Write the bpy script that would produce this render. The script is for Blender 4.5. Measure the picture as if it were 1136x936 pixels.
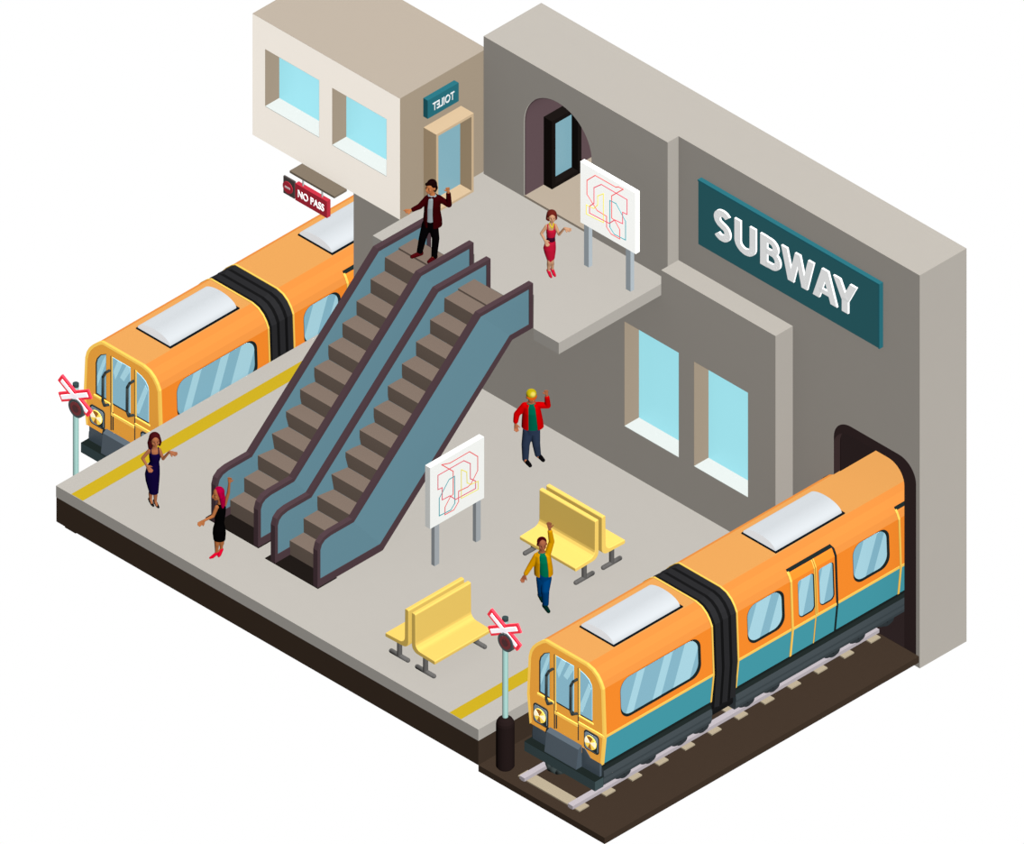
import bpy, bmesh, math, random
from mathutils import Vector, Matrix

# ------------------------------------------------------------------ clear
for o in list(bpy.data.objects):
    bpy.data.objects.remove(o, do_unlink=True)
SC = bpy.context.scene
COL = SC.collection

# ------------------------------------------------------------------ camera (isometric)
cam_data = bpy.data.cameras.new('camera')
cam = bpy.data.objects.new('camera', cam_data)
COL.objects.link(cam)
SC.camera = cam
cam_data.type = 'ORTHO'
PPU = 40.0 * math.sqrt(2.0)                 # picture points per metre
cam_data.ortho_scale = 1136.0 / PPU
cam_data.clip_start = 0.1
cam_data.clip_end = 200.0
_r = Vector((1, 1, 0)).normalized()
_d = Vector((-1, 1, -1)).normalized()       # looking direction
_u = _r.cross(_d)
# the platform's front corner (0,0,0) appears at (530.7, 809.2) of 1136 x 936
_c = _r * ((568.0 - 530.7) / PPU) + _u * ((809.2 - 468.0) / PPU) - _d * 60.0
cam.matrix_world = Matrix(((_r.x, _u.x, -_d.x, _c.x),
                           (_r.y, _u.y, -_d.y, _c.y),
                           (_r.z, _u.z, -_d.z, _c.z),
                           (0, 0, 0, 1)))

# ------------------------------------------------------------------ world, sun, exposure
w = bpy.data.worlds.new('world')
SC.world = w
w.use_nodes = True
w.node_tree.nodes['Background'].inputs['Color'].default_value = (1, 1, 1, 1)
w.node_tree.nodes['Background'].inputs['Strength'].default_value = 1.0
SC.view_settings.view_transform = 'Standard'
SC.view_settings.look = 'None'
SC.view_settings.exposure = 0.0
SC.view_settings.gamma = 1.0
SC.view_settings.use_curve_mapping = False


def sun(name, vec, energy_vec_len, size=3.0):
    l = bpy.data.lights.new(name, 'SUN')
    l.energy = energy_vec_len * math.pi
    l.angle = math.radians(size)
    l.use_shadow = False
    o = bpy.data.objects.new(name, l)
    COL.objects.link(o)
    v = Vector(vec).normalized()
    o.rotation_euler = v.to_track_quat('Z', 'Y').to_euler()
    o.location = v * 30
    return o


# light from the right and front, light from above, and a weak fill from behind; irradiance per axis
K = 1.05
for nm, vec, sz in (('sun_right', Vector((7.2, -3.0, 0.0)), 3), ('sun_overhead', Vector((0, 0, 9.9)), 3), ('sun_fill', Vector((-2.4, 2.6, 0.0)), 20)):
    sun(nm, vec, vec.length * K, sz)
ET, EX, EY = 11.2, 8.2, 4.0                 # light reaching top, right and left faces


# ------------------------------------------------------------------ materials
def lin(c):
    c = c / 255.0
    return c / 12.92 if c <= 0.04045 else ((c + 0.055) / 1.055) ** 2.4


MATS = {}


def mat(name, rgb, face='T', rough=None, metallic=0.0, noise=0.0, scale=3.0):
    if name in MATS:
        return MATS[name]
    E = {'T': ET, 'X': EX, 'Y': EY, 'M': 7.0, 'B': 9.4, 'P': 11.3, 'B2': 7.8, 'F': 9.6}[face]
    m = bpy.data.materials.new(name)
    m.use_nodes = True
    nt = m.node_tree
    nt.nodes.clear()
    out = nt.nodes.new('ShaderNodeOutputMaterial')
    a = [min(0.95, lin(c) / E) for c in rgb]  # colour divided by the light its main facing side receives
    if rough is None:
        b = nt.nodes.new('ShaderNodeBsdfDiffuse')
        csock = b.inputs['Color']
    else:
        b = nt.nodes.new('ShaderNodeBsdfPrincipled')
        csock = b.inputs['Base Color']
        b.inputs['Roughness'].default_value = rough
        b.inputs['Metallic'].default_value = metallic
        b.inputs['Specular IOR Level'].default_value = 0.12
    csock.default_value = (a[0], a[1], a[2], 1)
    if noise > 0:
        tc = nt.nodes.new('ShaderNodeTexCoord')
        nz = nt.nodes.new('ShaderNodeTexNoise')
        nz.inputs['Scale'].default_value = scale
        nz.inputs['Detail'].default_value = 3
        rm = nt.nodes.new('ShaderNodeMapRange')
        rm.inputs['To Min'].default_value = 1 - noise
        rm.inputs['To Max'].default_value = 1 + noise
        mx = nt.nodes.new('ShaderNodeVectorMath')
        mx.operation = 'SCALE'
        mx.inputs[0].default_value = a
        nt.links.new(tc.outputs['Object'], nz.inputs['Vector'])
        nt.links.new(nz.outputs['Fac'], rm.inputs['Value'])
        nt.links.new(rm.outputs['Result'], mx.inputs['Scale'])
        nt.links.new(mx.outputs['Vector'], csock)
    nt.links.new(b.outputs[0], out.inputs['Surface'])
    m.diffuse_color = (a[0], a[1], a[2], 1)
    MATS[name] = m
    return m


M_CONC = mat('grey_concrete', (200, 195, 187), 'T', noise=0.012)
M_WALL = mat('grey_wall', (125, 121, 115), 'Y', noise=0.012)
M_EARTH = mat('brown_ballast', (71, 57, 46), 'T', noise=0.03, scale=8)
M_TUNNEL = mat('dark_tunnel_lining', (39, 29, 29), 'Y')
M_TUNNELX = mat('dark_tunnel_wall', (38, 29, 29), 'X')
M_STRIPE = mat('yellow_line_paint', (212, 180, 37), 'T')
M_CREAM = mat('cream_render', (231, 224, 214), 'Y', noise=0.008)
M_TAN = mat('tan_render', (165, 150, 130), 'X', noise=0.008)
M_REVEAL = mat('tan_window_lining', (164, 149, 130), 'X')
M_SILL = mat('white_sill', (240, 247, 244), 'T')
M_GLASS = mat('pale_cyan_glass', (160, 229, 241), 'Y', rough=0.25)
M_DGLASS = mat('blue_door_glass', (131, 177, 191), 'X', rough=0.25)
M_FRAME = mat('light_tan_door_frame', (216, 189, 153), 'F')
M_BLACKF = mat('black_door_frame', (26, 21, 19), 'X')
M_CORR = mat('plum_corridor_wall', (98, 79, 83), 'X')
M_CFLOOR = mat('tan_corridor_floor', (196, 181, 162), 'T')
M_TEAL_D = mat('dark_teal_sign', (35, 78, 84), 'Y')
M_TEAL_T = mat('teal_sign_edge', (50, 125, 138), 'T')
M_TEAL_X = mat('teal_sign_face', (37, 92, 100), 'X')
M_LETTER = mat('light_grey_letter', (206, 207, 207), 'Y')
M_LETTERX = mat('white_letter', (240, 243, 243), 'X')
M_LETTERY = mat('white_sign_letter', (240, 240, 240), 'Y')
M_RED = mat('red_sign', (139, 34, 46), 'Y')
M_CANOPY = mat('taupe_canopy', (140, 126, 109), 'T')
M_CHAR = mat('charcoal_panel', (58, 52, 50), 'Y')
M_ROD = mat('grey_steel_rod', (170, 172, 172), 'X', rough=0.4)
M_ESC_BLUE = mat('blue_glass_balustrade', (97, 134, 147), 'X')
M_RAIL = mat('plum_handrail', (76, 58, 63), 'X')
M_STEP = mat('taupe_step', (138, 121, 109), 'T')
M_PLATE = mat('black_floor_plate', (34, 28, 25), 'T')
M_BOARD_X = mat('white_board_x', (240, 242, 239), 'X')
M_BOARD_Y = mat('white_board_y', (240, 241, 238), 'Y')  # copy of the board white, lightened for the dimmer facing
M_POST_X = mat('grey_post_x', (160, 166, 170), 'X')
M_POST_Y = mat('grey_post_y', (130, 138, 143), 'Y')
M_LRED = mat('route_red', (236, 98, 100), 'X')
M_LPINK = mat('route_crimson', (228, 92, 112), 'X')
M_LTEAL = mat('route_teal', (70, 165, 175), 'X')
M_LYEL = mat('route_yellow', (240, 228, 110), 'X')
M_LREDy = mat('route_red_y', (236, 98, 100), 'Y')  # this and the next three: route colours lightened for the dimmer facing
M_LPINKy = mat('route_crimson_y', (228, 92, 112), 'Y')
M_LTEALy = mat('route_teal_y', (70, 165, 175), 'Y')
M_LYELy = mat('route_yellow_y', (240, 228, 110), 'Y')
M_BENCH = mat('yellow_bench_plastic', (242, 205, 104), 'B')
M_BENCH2 = mat('brightened_bench_plastic', (242, 205, 104), 'B2')  # same bench plastic, lightened to offset weak light on its front
M_BLEG = mat('grey_bench_steel', (112, 110, 108), 'P')
M_ROOF = mat('pale_orange_roof', (243, 172, 94), 'T')
M_ORANGE = mat('orange_side', (238, 134, 42), 'X')
M_SHOULD = mat('orange_shoulder', (243, 152, 70), 'T')
M_TTEAL = mat('teal_lower_side', (66, 149, 162), 'X')
M_TRIM = mat('yellow_trim_x', (240, 195, 88), 'X')
M_TRIMY = mat('yellow_trim_y', (236, 190, 86), 'Y')  # copy of the trim yellow, lightened for dimmer front faces
M_FRONT = mat('golden_orange_front', (216, 149, 57), 'Y')
M_FRONTD = mat('deep_orange_front', (205, 130, 44), 'Y')
M_WINX = mat('train_glass_side', (125, 174, 192), 'X', rough=0.3)
M_WINY = mat('train_glass_front', (125, 172, 190), 'Y', rough=0.3)  # copy of the side glass, lightened to offset weaker light in front
M_REFLX = mat('glass_reflection_side', (160, 204, 217), 'X', rough=0.3)  # reflections painted as paler strips on the side glass
M_REFLY = mat('glass_reflection_front', (158, 202, 215), 'Y', rough=0.3)  # painted reflections for the front panes
M_GASK = mat('black_gasket', (28, 38, 38), 'X')
M_GASKY = mat('black_gasket_front', (36, 42, 42), 'Y')
M_BELLOW = mat('black_bellows', (27, 27, 28), 'T')
M_BELLOW2 = mat('charcoal_bellows', (46, 46, 48), 'T')
M_UNDER = mat('slate_underframe', (52, 63, 68), 'X', rough=0.5)
M_UNDERD = mat('dark_green_bumper', (33, 42, 40), 'T')
M_UNDERX = mat('black_sole_bar', (27, 34, 33), 'X')
M_BUMPF = mat('slate_coupler_box', (52, 62, 70), 'Y', rough=0.4)
M_BUMPER = mat('dark_slate_bumper', (44, 56, 58), 'Y')
M_WHEEL = mat('dark_steel_wheel', (40, 48, 52), 'X', rough=0.4)
M_HATCH = mat('silver_roof_cover', (216, 221, 225), 'T')
M_HATCHE = mat('pale_cover_end', (214, 218, 222), 'Y')
M_NAVYB = mat('black_hatch_base', (18, 26, 34), 'T')
M_BEZEL = mat('steel_bezel', (104, 120, 132), 'Y', rough=0.4)
M_LAMP = mat('gold_headlamp', (240, 206, 84), 'Y')
M_LAMPB = mat('brown_lamp_reflector', (150, 96, 40), 'Y')
M_LAMPC = mat('cream_lamp_facet', (250, 240, 210), 'Y')
M_RAILW = mat('pale_steel_rail', (206, 197, 203), 'T')
M_SLEEP = mat('tan_sleeper', (196, 181, 154), 'T')
M_SPOST = mat('pale_green_post', (150, 190, 184), 'M', rough=0.4)
M_SCAP = mat('dark_post_cap', (66, 84, 86), 'T')
M_SIGR = mat('red_crossbuck', (222, 50, 66), 'Y')
M_SIGW = mat('white_crossbuck', (240, 234, 238), 'Y')
M_SLAMPR = mat('black_lamp_ring', (44, 52, 54), 'Y', rough=0.4)
M_SLENS = mat('dark_red_lens', (92, 16, 20), 'Y', rough=0.2)
M_BOLL = mat('dark_brown_bollard', (42, 31, 30), 'P')


# ------------------------------------------------------------------ mesh collector
class MB:
    def __init__(self):
        self.bm = bmesh.new()
        self.mi = 0

    def mesh(self, vs, fs):
        v = [self.bm.verts.new(p) for p in vs]
        out = []
        for f in fs:
            try:
                fc = self.bm.faces.new([v[i] for i in f])
                fc.material_index = self.mi
                out.append(fc)
            except ValueError:
                pass
        return out

    def box(self, x0, x1, y0, y1, z0, z1):
        vs = [(x0, y0, z0), (x1, y0, z0), (x1, y1, z0), (x0, y1, z0),
              (x0, y0, z1), (x1, y0, z1), (x1, y1, z1), (x0, y1, z1)]
        self.mesh(vs, [(0, 3, 2, 1), (4, 5, 6, 7), (0, 1, 5, 4), (1, 2, 6, 5), (2, 3, 7, 6), (3, 0, 4, 7)])
        return self

    def hexa(self, v8):
        self.mesh(v8, [(0, 3, 2, 1), (4, 5, 6, 7), (0, 1, 5, 4), (1, 2, 6, 5), (2, 3, 7, 6), (3, 0, 4, 7)])
        return self

    def prism(self, poly, axis, a, b):
        """poly in the plane across the axis: 'x'->(y,z) 'y'->(x,z) 'z'->(x,y)"""
        def P(p, t):
            return {'x': (t, p[0], p[1]), 'y': (p[0], t, p[1]), 'z': (p[0], p[1], t)}[axis]
        n = len(poly)
        vs = [P(p, a) for p in poly] + [P(p, b) for p in poly]
        fs = [tuple(range(n))[::-1], tuple(range(n, 2 * n))]
        for i in range(n):
            j = (i + 1) % n
            fs.append((i, j, n + j, n + i))
        self.mesh(vs, fs)
        return self

    def frustum(self, c, r0, r1, p0, p1, n=24, cap=True):
        """cone or cylinder between points p0 and p1"""
        p0, p1 = Vector(p0), Vector(p1)
        ax = (p1 - p0).normalized()
        t = Vector((0, 0, 1)) if abs(ax.z) < 0.9 else Vector((1, 0, 0))
        u = ax.cross(t).normalized()
        v = ax.cross(u)
        vs = []
        for (p, r) in ((p0, r0), (p1, r1)):
            for i in range(n):
                a = 2 * math.pi * i / n
                vs.append(p + u * (r * math.cos(a)) + v * (r * math.sin(a)))
        fs = [(i, (i + 1) % n, n + (i + 1) % n, n + i) for i in range(n)]
        if cap:
            fs += [tuple(range(n))[::-1], tuple(range(n, 2 * n))]
        self.mesh(vs, fs)
        return self

    def cyl(self, p0, p1, r, n=24):
        return self.frustum(None, r, r, p0, p1, n)

    def sphere(self, c, rx, ry=None, rz=None, nu=16, nv=10, rot=None):
        ry = ry or rx
        rz = rz or rx
        c = Vector(c)
        vs, fs = [], []
        def T(p):
            p = Vector(p)
            if rot is not None:
                p = rot @ p
            return c + p
        vs.append(T((0, 0, rz)))
        for j in range(1, nv):
            ph = math.pi * j / nv
            for i in range(nu):
                th = 2 * math.pi * i / nu
                vs.append(T((rx * math.sin(ph) * math.cos(th), ry * math.sin(ph) * math.sin(th), rz * math.cos(ph))))
        vs.append(T((0, 0, -rz)))
        for i in range(nu):
            fs.append((0, 1 + i, 1 + (i + 1) % nu))
        for j in range(nv - 2):
            for i in range(nu):
                a = 1 + j * nu + i
                b = 1 + j * nu + (i + 1) % nu
                fs.append((a, a + nu, b + nu, b))
        l = len(vs) - 1
        for i in range(nu):
            fs.append((l, l - nu + (i + 1) % nu, l - nu + i))
        self.mesh(vs, fs)
        return self

    def limb(self, pts, rad, n=12):
        for i, p in enumerate(pts):
            self.sphere(p, rad[i], nu=n, nv=8)
        for i in range(len(pts) - 1):
            if (Vector(pts[i]) - Vector(pts[i + 1])).length > 1e-5:
                self.frustum(None, rad[i], rad[i + 1], pts[i], pts[i + 1], n)
        return self

    def loft(self, rings, a0=0.0, a1=360.0, n=28, thick=None):
        """rings: (cx, cy, z, rx, ry); an open arc with thickness makes a shell"""
        full = abs((a1 - a0) - 360) < 1e-3
        m = n if full else n + 1
        def ring(R, s):
            cx, cy, z, rx, ry = R
            return [(cx + (rx + s) * math.cos(math.radians(a0 + (a1 - a0) * i / n)),
                     cy + (ry + s) * math.sin(math.radians(a0 + (a1 - a0) * i / n)), z) for i in range(m)]
        if full and not thick:
            vs, fs = [], []
            for R in rings:
                vs += ring(R, 0)
            for j in range(len(rings) - 1):
                for i in range(m):
                    k = (i + 1) % m
                    fs.append((j * m + i, j * m + k, (j + 1) * m + k, (j + 1) * m + i))
            fs.append(tuple(range(m))[::-1])
            fs.append(tuple(range((len(rings) - 1) * m, len(rings) * m)))
            self.mesh(vs, fs)
            return self
        L = len(rings)
        vs = []
        for R in rings:
            vs += ring(R, 0)
        for R in rings:
            vs += ring(R, -thick)
        o = L * m
        fs = []
        for j in range(L - 1):
            rng = range(m) if full else range(m - 1)
            for i in rng:
                k = (i + 1) % m
                fs.append((j * m + i, j * m + k, (j + 1) * m + k, (j + 1) * m + i))
                fs.append((o + j * m + i, o + (j + 1) * m + i, o + (j + 1) * m + k, o + j * m + k))
            if not full:
                fs.append((j * m, (j + 1) * m, o + (j + 1) * m, o + j * m))
                e = m - 1
                fs.append((j * m + e, o + j * m + e, o + (j + 1) * m + e, (j + 1) * m + e))
        for jj in (0, L - 1):
            rng = range(m) if full else range(m - 1)
            for i in rng:
                k = (i + 1) % m
                f = (jj * m + i, o + jj * m + i, o + jj * m + k, jj * m + k)
                fs.append(f if jj == 0 else f[::-1])
        self.mesh(vs, fs)
        return self

    def path_box(self, pts, half, fn):
        """flat ribbon line: pts 2-D, fn maps (u, v, layer) to 3-D"""
        for i in range(len(pts) - 1):
            a, b = Vector(pts[i]), Vector(pts[i + 1])
            d = (b - a)
            if d.length < 1e-6:
                continue
            d.normalize()
            nrm = Vector((-d.y, d.x)) * half
            a2, b2 = a - d * half, b + d * half
            q = [a2 - nrm, b2 - nrm, b2 + nrm, a2 + nrm]
            vs = [fn(p.x, p.y, 0) for p in q] + [fn(p.x, p.y, 1) for p in q]
            self.hexa(vs)
        return self

    def build(self, name, m, parent=None, smooth=False, remesh=None, bevel=None, origin=None, smooth_iter=0):
        bmesh.ops.recalc_face_normals(self.bm, faces=self.bm.faces)
        me = bpy.data.meshes.new(name)
        self.bm.to_mesh(me)
        self.bm.free()
        ms = m if isinstance(m, (list, tuple)) else [m]
        for q in ms:
            me.materials.append(q)
        o = bpy.data.objects.new(name, me)
        COL.objects.link(o)
        if remesh:
            md = o.modifiers.new('remesh', 'REMESH')
            md.mode = 'VOXEL'
            md.voxel_size = remesh
            md.use_smooth_shade = True
            if smooth_iter:
                sm = o.modifiers.new('smooth', 'SMOOTH')
                sm.iterations = smooth_iter
                sm.factor = 0.5
            dg = bpy.context.evaluated_depsgraph_get()
            me2 = bpy.data.meshes.new_from_object(o.evaluated_get(dg))
            o.modifiers.clear()
            o.data = me2
            me2.name = name
            me2.materials.clear()
            for q in ms:
                me2.materials.append(q)
            me2.polygons.foreach_set('use_smooth', [True] * len(me2.polygons))
        elif smooth:
            me.polygons.foreach_set('use_smooth', [True] * len(me.polygons))
        if bevel:
            md = o.modifiers.new('bevel', 'BEVEL')
            md.width = bevel
            md.segments = 3
            md.limit_method = 'ANGLE'
            md.angle_limit = math.radians(40)
        if parent is not None:
            o.parent = parent
        return o


def rebase(o, loc):
    """move a top-level mesh's origin to loc without moving the mesh"""
    loc = Vector(loc)
    o.data.transform(Matrix.Translation(-loc))
    o.location = loc
    return o


def thing(name, label, cat, loc=(0, 0, 0), rz=0.0, group=None):
    o = bpy.data.objects.new(name, None)
    o.empty_display_size = 0.2
    COL.objects.link(o)
    o.location = loc
    o.rotation_euler = (0, 0, rz)
    o['label'] = label
    o['category'] = cat
    if group:
        o['group'] = group
    return o


def struct(o):
    o['kind'] = 'structure'
    return o


def copy_tree(o, parent=None):
    c = o.copy()
    COL.objects.link(c)
    c.parent = parent
    for ch in o.children:
        copy_tree(ch, c)
    return c


def rrect(u0, u1, v0, v1, r, n=6):
    """rounded rectangle; r may be one radius or four (bottom-left, bottom-right, top-right, top-left)"""
    rs = [r] * 4 if not isinstance(r, (list, tuple)) else r
    cs = [(u0, v0, 180, rs[0]), (u1, v0, 270, rs[1]), (u1, v1, 0, rs[2]), (u0, v1, 90, rs[3])]
    out = []
    for i, (cu, cv, a, rr) in enumerate(cs):
        sx = 1 if i in (0, 3) else -1
        sz = 1 if i in (0, 1) else -1
        if rr < 1e-4:
            out.append((cu, cv))
            continue
        for k in range(n + 1):
            t = math.radians(a + 90.0 * k / n)
            out.append((cu + sx * rr + rr * math.cos(t), cv + sz * rr + rr * math.sin(t)))
    return out


def clip_poly(poly, f):
    """keep the part of a convex polygon where f(p) >= 0 (f affine)"""
    out = []
    n = len(poly)
    for i in range(n):
        a, b = poly[i], poly[(i + 1) % n]
        fa, fb = f(a), f(b)
        if fa >= 0:
            out.append(a)
        if (fa >= 0) != (fb >= 0):
            t = fa / (fa - fb)
            out.append((a[0] + (b[0] - a[0]) * t, a[1] + (b[1] - a[1]) * t))
    return out


def text_mesh(name, body, size, extrude, m, mtx, parent, offset=0.0, width=None, height=None, spacing=1.0):
    cu = bpy.data.curves.new(name, 'FONT')
    cu.body = body
    cu.size = size
    cu.extrude = extrude
    cu.offset = offset
    cu.space_character = spacing
    cu.align_x = 'CENTER'
    cu.align_y = 'CENTER'
    tmp = bpy.data.objects.new(name, cu)
    COL.objects.link(tmp)
    bpy.context.view_layer.update()
    dg = bpy.context.evaluated_depsgraph_get()
    me = bpy.data.meshes.new_from_object(tmp.evaluated_get(dg))
    bpy.data.objects.remove(tmp, do_unlink=True)
    xs = [v.co.x for v in me.vertices]
    ys = [v.co.y for v in me.vertices]
    cx, cy = (min(xs) + max(xs)) / 2, (min(ys) + max(ys)) / 2
    sx = width / (max(xs) - min(xs)) if width else 1
    sy = height / (max(ys) - min(ys)) if height else 1
    me.transform(Matrix.Diagonal((sx, sy, 1, 1)) @ Matrix.Translation((-cx, -cy, 0)))
    me.transform(mtx)
    if mtx.determinant() < 0:
        me.flip_normals()
    me.materials.clear()
    me.materials.append(m)
    o = bpy.data.objects.new(name, me)
    COL.objects.link(o)
    o.parent = parent
    return o


# ================================================================== STRUCTURE
PX0, PX1 = -11.715, 0.0  # coordinates in this section were converted beforehand from image pixel positions
WY = 8.24          # lower wall face
# platform
struct(MB().box(PX0, PX1, 0, WY + 1.0, -0.27, 0).build('platform_floor', M_CONC))
struct(MB().box(PX0 + 0.005, PX1 - 0.005, 0.005, WY + 1.0, -0.86, -0.27).build('platform_base', M_EARTH))
struct(MB().box(-11.3, -10.98, 0.01, WY, 0, 0.004).build('trim_1', M_STRIPE))
struct(MB().box(-0.81, -0.49, 0.01, WY, 0, 0.004).build('trim_2', M_STRIPE))
# near track bed
struct(MB().box(0.0, 3.5, 0.0, 8.72, -1.0, -0.85).build('track_bed', M_EARTH))
# far track bed, lower, behind the platform
struct(MB().box(-13.52, -11.72, 2.5, 10.6, -2.2, -2.035).build('track_bed_far', M_EARTH))


# lower wall with the two window recesses
def wall_with_windows(x0, x1, z0, z1, y0, y1, wins):
    b = MB()
    xs = x0
    for (a, c, s, t) in wins:
        if a - xs > 1e-4:
            b.box(xs, a, y0, y1, z0, z1)
        b.box(a, c, y0, y1, z0, s)
        b.box(a, c, y0, y1, t, z1)
        xs = c
    if x1 - xs > 1e-4:
        b.box(xs, x1, y0, y1, z0, z1)
    return b


b = wall_with_windows(-11.7, -3.17, 0.0, 4.73, WY, 8.67, [(-4.19, -3.17, 1.07, 3.59)])
b2 = wall_with_windows(-3.17, -0.0, 0.0, 5.33, WY, 8.67, [(-3.17, -2.68, 1.07, 3.59), (-2.26, -0.76, 1.07, 3.59)])
b.build('wall_lower', M_WALL)['kind'] = 'structure'
b2.build('wall_lower_block', M_WALL)['kind'] = 'structure'
struct(MB().box(-11.7, -0.0, 8.67, 8.74, 0.0, 4.73).build('wall_lower_back', M_WALL))
struct(MB().box(-3.17, -0.0, 8.67, 8.72, 4.73, 5.33).build('wall_block_back', M_WALL))


def window(idx, x0, x1, z0, z1, y0, y1, glassmat, parent=None):
    root = bpy.data.objects.new('window_%d' % idx, None)
    COL.objects.link(root)
    root.location = (x0, y0, z0)
    if parent is None:
        root['kind'] = 'structure'
    else:
        root.parent = parent
    X, Z, D = x1 - x0, z1 - z0, y1 - y0
    MB().box(0.0, X, D - 0.03, D - 0.005, 0, Z).build('pane', glassmat, root)
    MB().box(0.0, X, 0.0, D - 0.03, 0, 0.012).build('sill', M_SILL, root)
    MB().box(0.0, 0.003, 0.0, D - 0.03, 0.012, Z).box(X - 0.003, X, 0, D - 0.03, 0.012, Z)\
        .box(0.003, X - 0.003, 0.0, D - 0.03, Z - 0.003, Z).build('jamb', M_REVEAL, root)
    return root


window(1, -4.19, -2.68, 1.07, 3.59, WY, 8.67, M_GLASS)
window(2, -2.26, -0.76, 1.07, 3.59, WY, 8.67, M_GLASS)

# tall right wall with the tunnel mouth
WT = 8.305
def arch_notch(x0, x1, z0, zs, rx, rz, n=10):
    """points going up the left jamb, over rounded corners and down the right jamb"""
    pts = [(x0, z0)]
    for k in range(n + 1):
        a = math.radians(180 - 90 * k / n)
        pts.append((x0 + rx + rx * math.cos(a), zs + rz * math.sin(a)))
    for k in range(n + 1):
        a = math.radians(90 - 90 * k / n)
        pts.append((x1 - rx + rx * math.cos(a), zs + rz * math.sin(a)))
    pts.append((x1, z0))
    return pts


TUN_O = arch_notch(1.05, 3.40, -0.85, 3.3, 0.50, 0.42)
TUN_I = arch_notch(0.42, 3.09, -0.85, 3.0, 0.45, 0.49)
# wall polygon: outer box with a slot open at the bottom (below -0.85 it is filled by a sill block)
def wall_ring(x0, x1, z0, z1, notch):
    # left part, right part and the part above, joined around the notch
    return [(x0, z0)] + notch + [(x1, z0), (x1, z1), (x0, z1)]


def tunnel_opening(xl, xr, zt, xlow, zlow, r, n=10):
    p = [(0.60 + xlow, -0.85), (0.60 + xlow, 1.0), (0.645 + xlow, 1.73), (0.69 + xlow, 1.89), (0.76 + xlow, 2.015), (0.855 + xlow, 2.13), (1.0 + xlow, 2.265), (xl, 2.335 + zlow)]
    for k in range(n + 1):
        a = math.radians(180 - 90 * k / n)
        p.append((xl + r + r * math.cos(a), zt - r + r * math.sin(a)))
    for k in range(n + 1):
        a = math.radians(90 - 90 * k / n)
        p.append((xr - r + r * math.cos(a), zt - r + r * math.sin(a)))
    p.append((xr, -0.85))
    return p


TUN_O = tunnel_opening(1.13, 3.42, 3.72, 0.0, 0.0, 0.48)
TUN_I = tunnel_opening(1.132, 3.09, 3.49, 0.004, -0.002, 0.45)
struct(MB().prism([(-3.17, -0.85)] + TUN_O + [(3.52, -0.85), (3.52, WT), (-3.17, WT)], 'y', 8.72, 10.02)
       .box(0, 3.52, 8.72, 10.02, -1.13, -0.85).build('wall_right', M_WALL))
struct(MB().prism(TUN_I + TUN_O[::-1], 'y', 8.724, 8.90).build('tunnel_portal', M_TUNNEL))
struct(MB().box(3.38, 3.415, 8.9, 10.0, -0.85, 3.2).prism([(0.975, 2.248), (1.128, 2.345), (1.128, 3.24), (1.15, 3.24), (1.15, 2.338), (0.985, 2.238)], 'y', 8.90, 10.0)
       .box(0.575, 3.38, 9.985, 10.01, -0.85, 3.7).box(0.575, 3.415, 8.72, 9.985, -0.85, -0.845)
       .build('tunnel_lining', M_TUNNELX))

# tall left wall with the arch
struct(MB().prism(wall_ring(-8.275, -3.17, 4.73, WT,
                  [(-7.155, 4.73)] + [(-6.215 - 0.94 * math.cos(math.radians(180 * k / 28)),
                                       6.80 + 0.94 * math.sin(math.radians(180 * k / 28))) for k in range(29)] + [(-5.275, 4.73)]),
                  'y', 8.42, 10.02).build('wall_left', M_WALL))
# corridor behind the arch
struct(MB().box(-7.35, -5.1, 8.425, 10.7, 4.78, 5.05).build('corridor_floor', M_CFLOOR))
def arch_line(r):
    return [(-6.215 - r * math.cos(math.radians(180 * k / 28)), 6.80 + r * math.sin(math.radians(180 * k / 28))) for k in range(29)]


struct(MB().prism([(-7.152, 5.05)] + arch_line(0.937) + [(-5.278, 5.05), (-5.30, 5.05)] + arch_line(0.915)[::-1] + [(-7.13, 5.05)],
                  'y', 8.44, 10.02)
       .box(-7.30, -7.13, 10.02, 10.7, 5.05, 7.5).box(-5.274, -5.15, 10.03, 10.7, 5.05, 7.5)
       .box(-7.3, -5.15, 10.62, 10.7, 5.05, 7.5).box(-7.3, -5.15, 10.03, 10.7, 7.5, 7.55)
       .build('corridor_wall', M_CORR))

# mezzanine slab cut around the sheared escalators, diagonal cuts edge-on to the camera
MZ = 5.0
slab = [(-8.33, 5.4), (-7.80, 5.4), (-7.80, 6.36), (-7.67, 6.36), (-7.24, 5.93), (-6.56, 5.93), (-6.56, 6.36), (-6.47, 6.36), (-5.99, 5.88),
        (-5.99, 6.21), (-5.87, 6.21), (-5.44, 5.78), (-4.76, 5.78), (-4.76, 6.21), (-4.67, 6.21), (-3.87, 5.4), (-3.17, 5.4), (-3.17, 8.42), (-8.33, 8.42)]
struct(MB().prism(slab, 'z', 4.73, MZ).build('mezzanine_floor', M_CONC))
struct(MB().box(-3.17 - 0.3, -3.171, 8.42, 8.72, 4.73, 5.0).build('mezzanine_edge', M_CONC))
# copings and end faces of the light grey walls come from the light itself

# ================================================================== TOILET BUILDING
TX0, TX1, TY0, TY1, TZ0, TZ1 = -12.42, -8.33, 6.155, 8.56, 5.0, 7.91
toilet = thing('toilet_building', 'cream and tan toilet block with two square windows beside the upper floor', 'building', (TX1, TY0, TZ0))


def put(o, root):
    """parent an object built in world coordinates to an unrotated root"""
    o.data.transform(Matrix.Translation(-Vector(root.location)))
    o.parent = root
    return o


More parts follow.
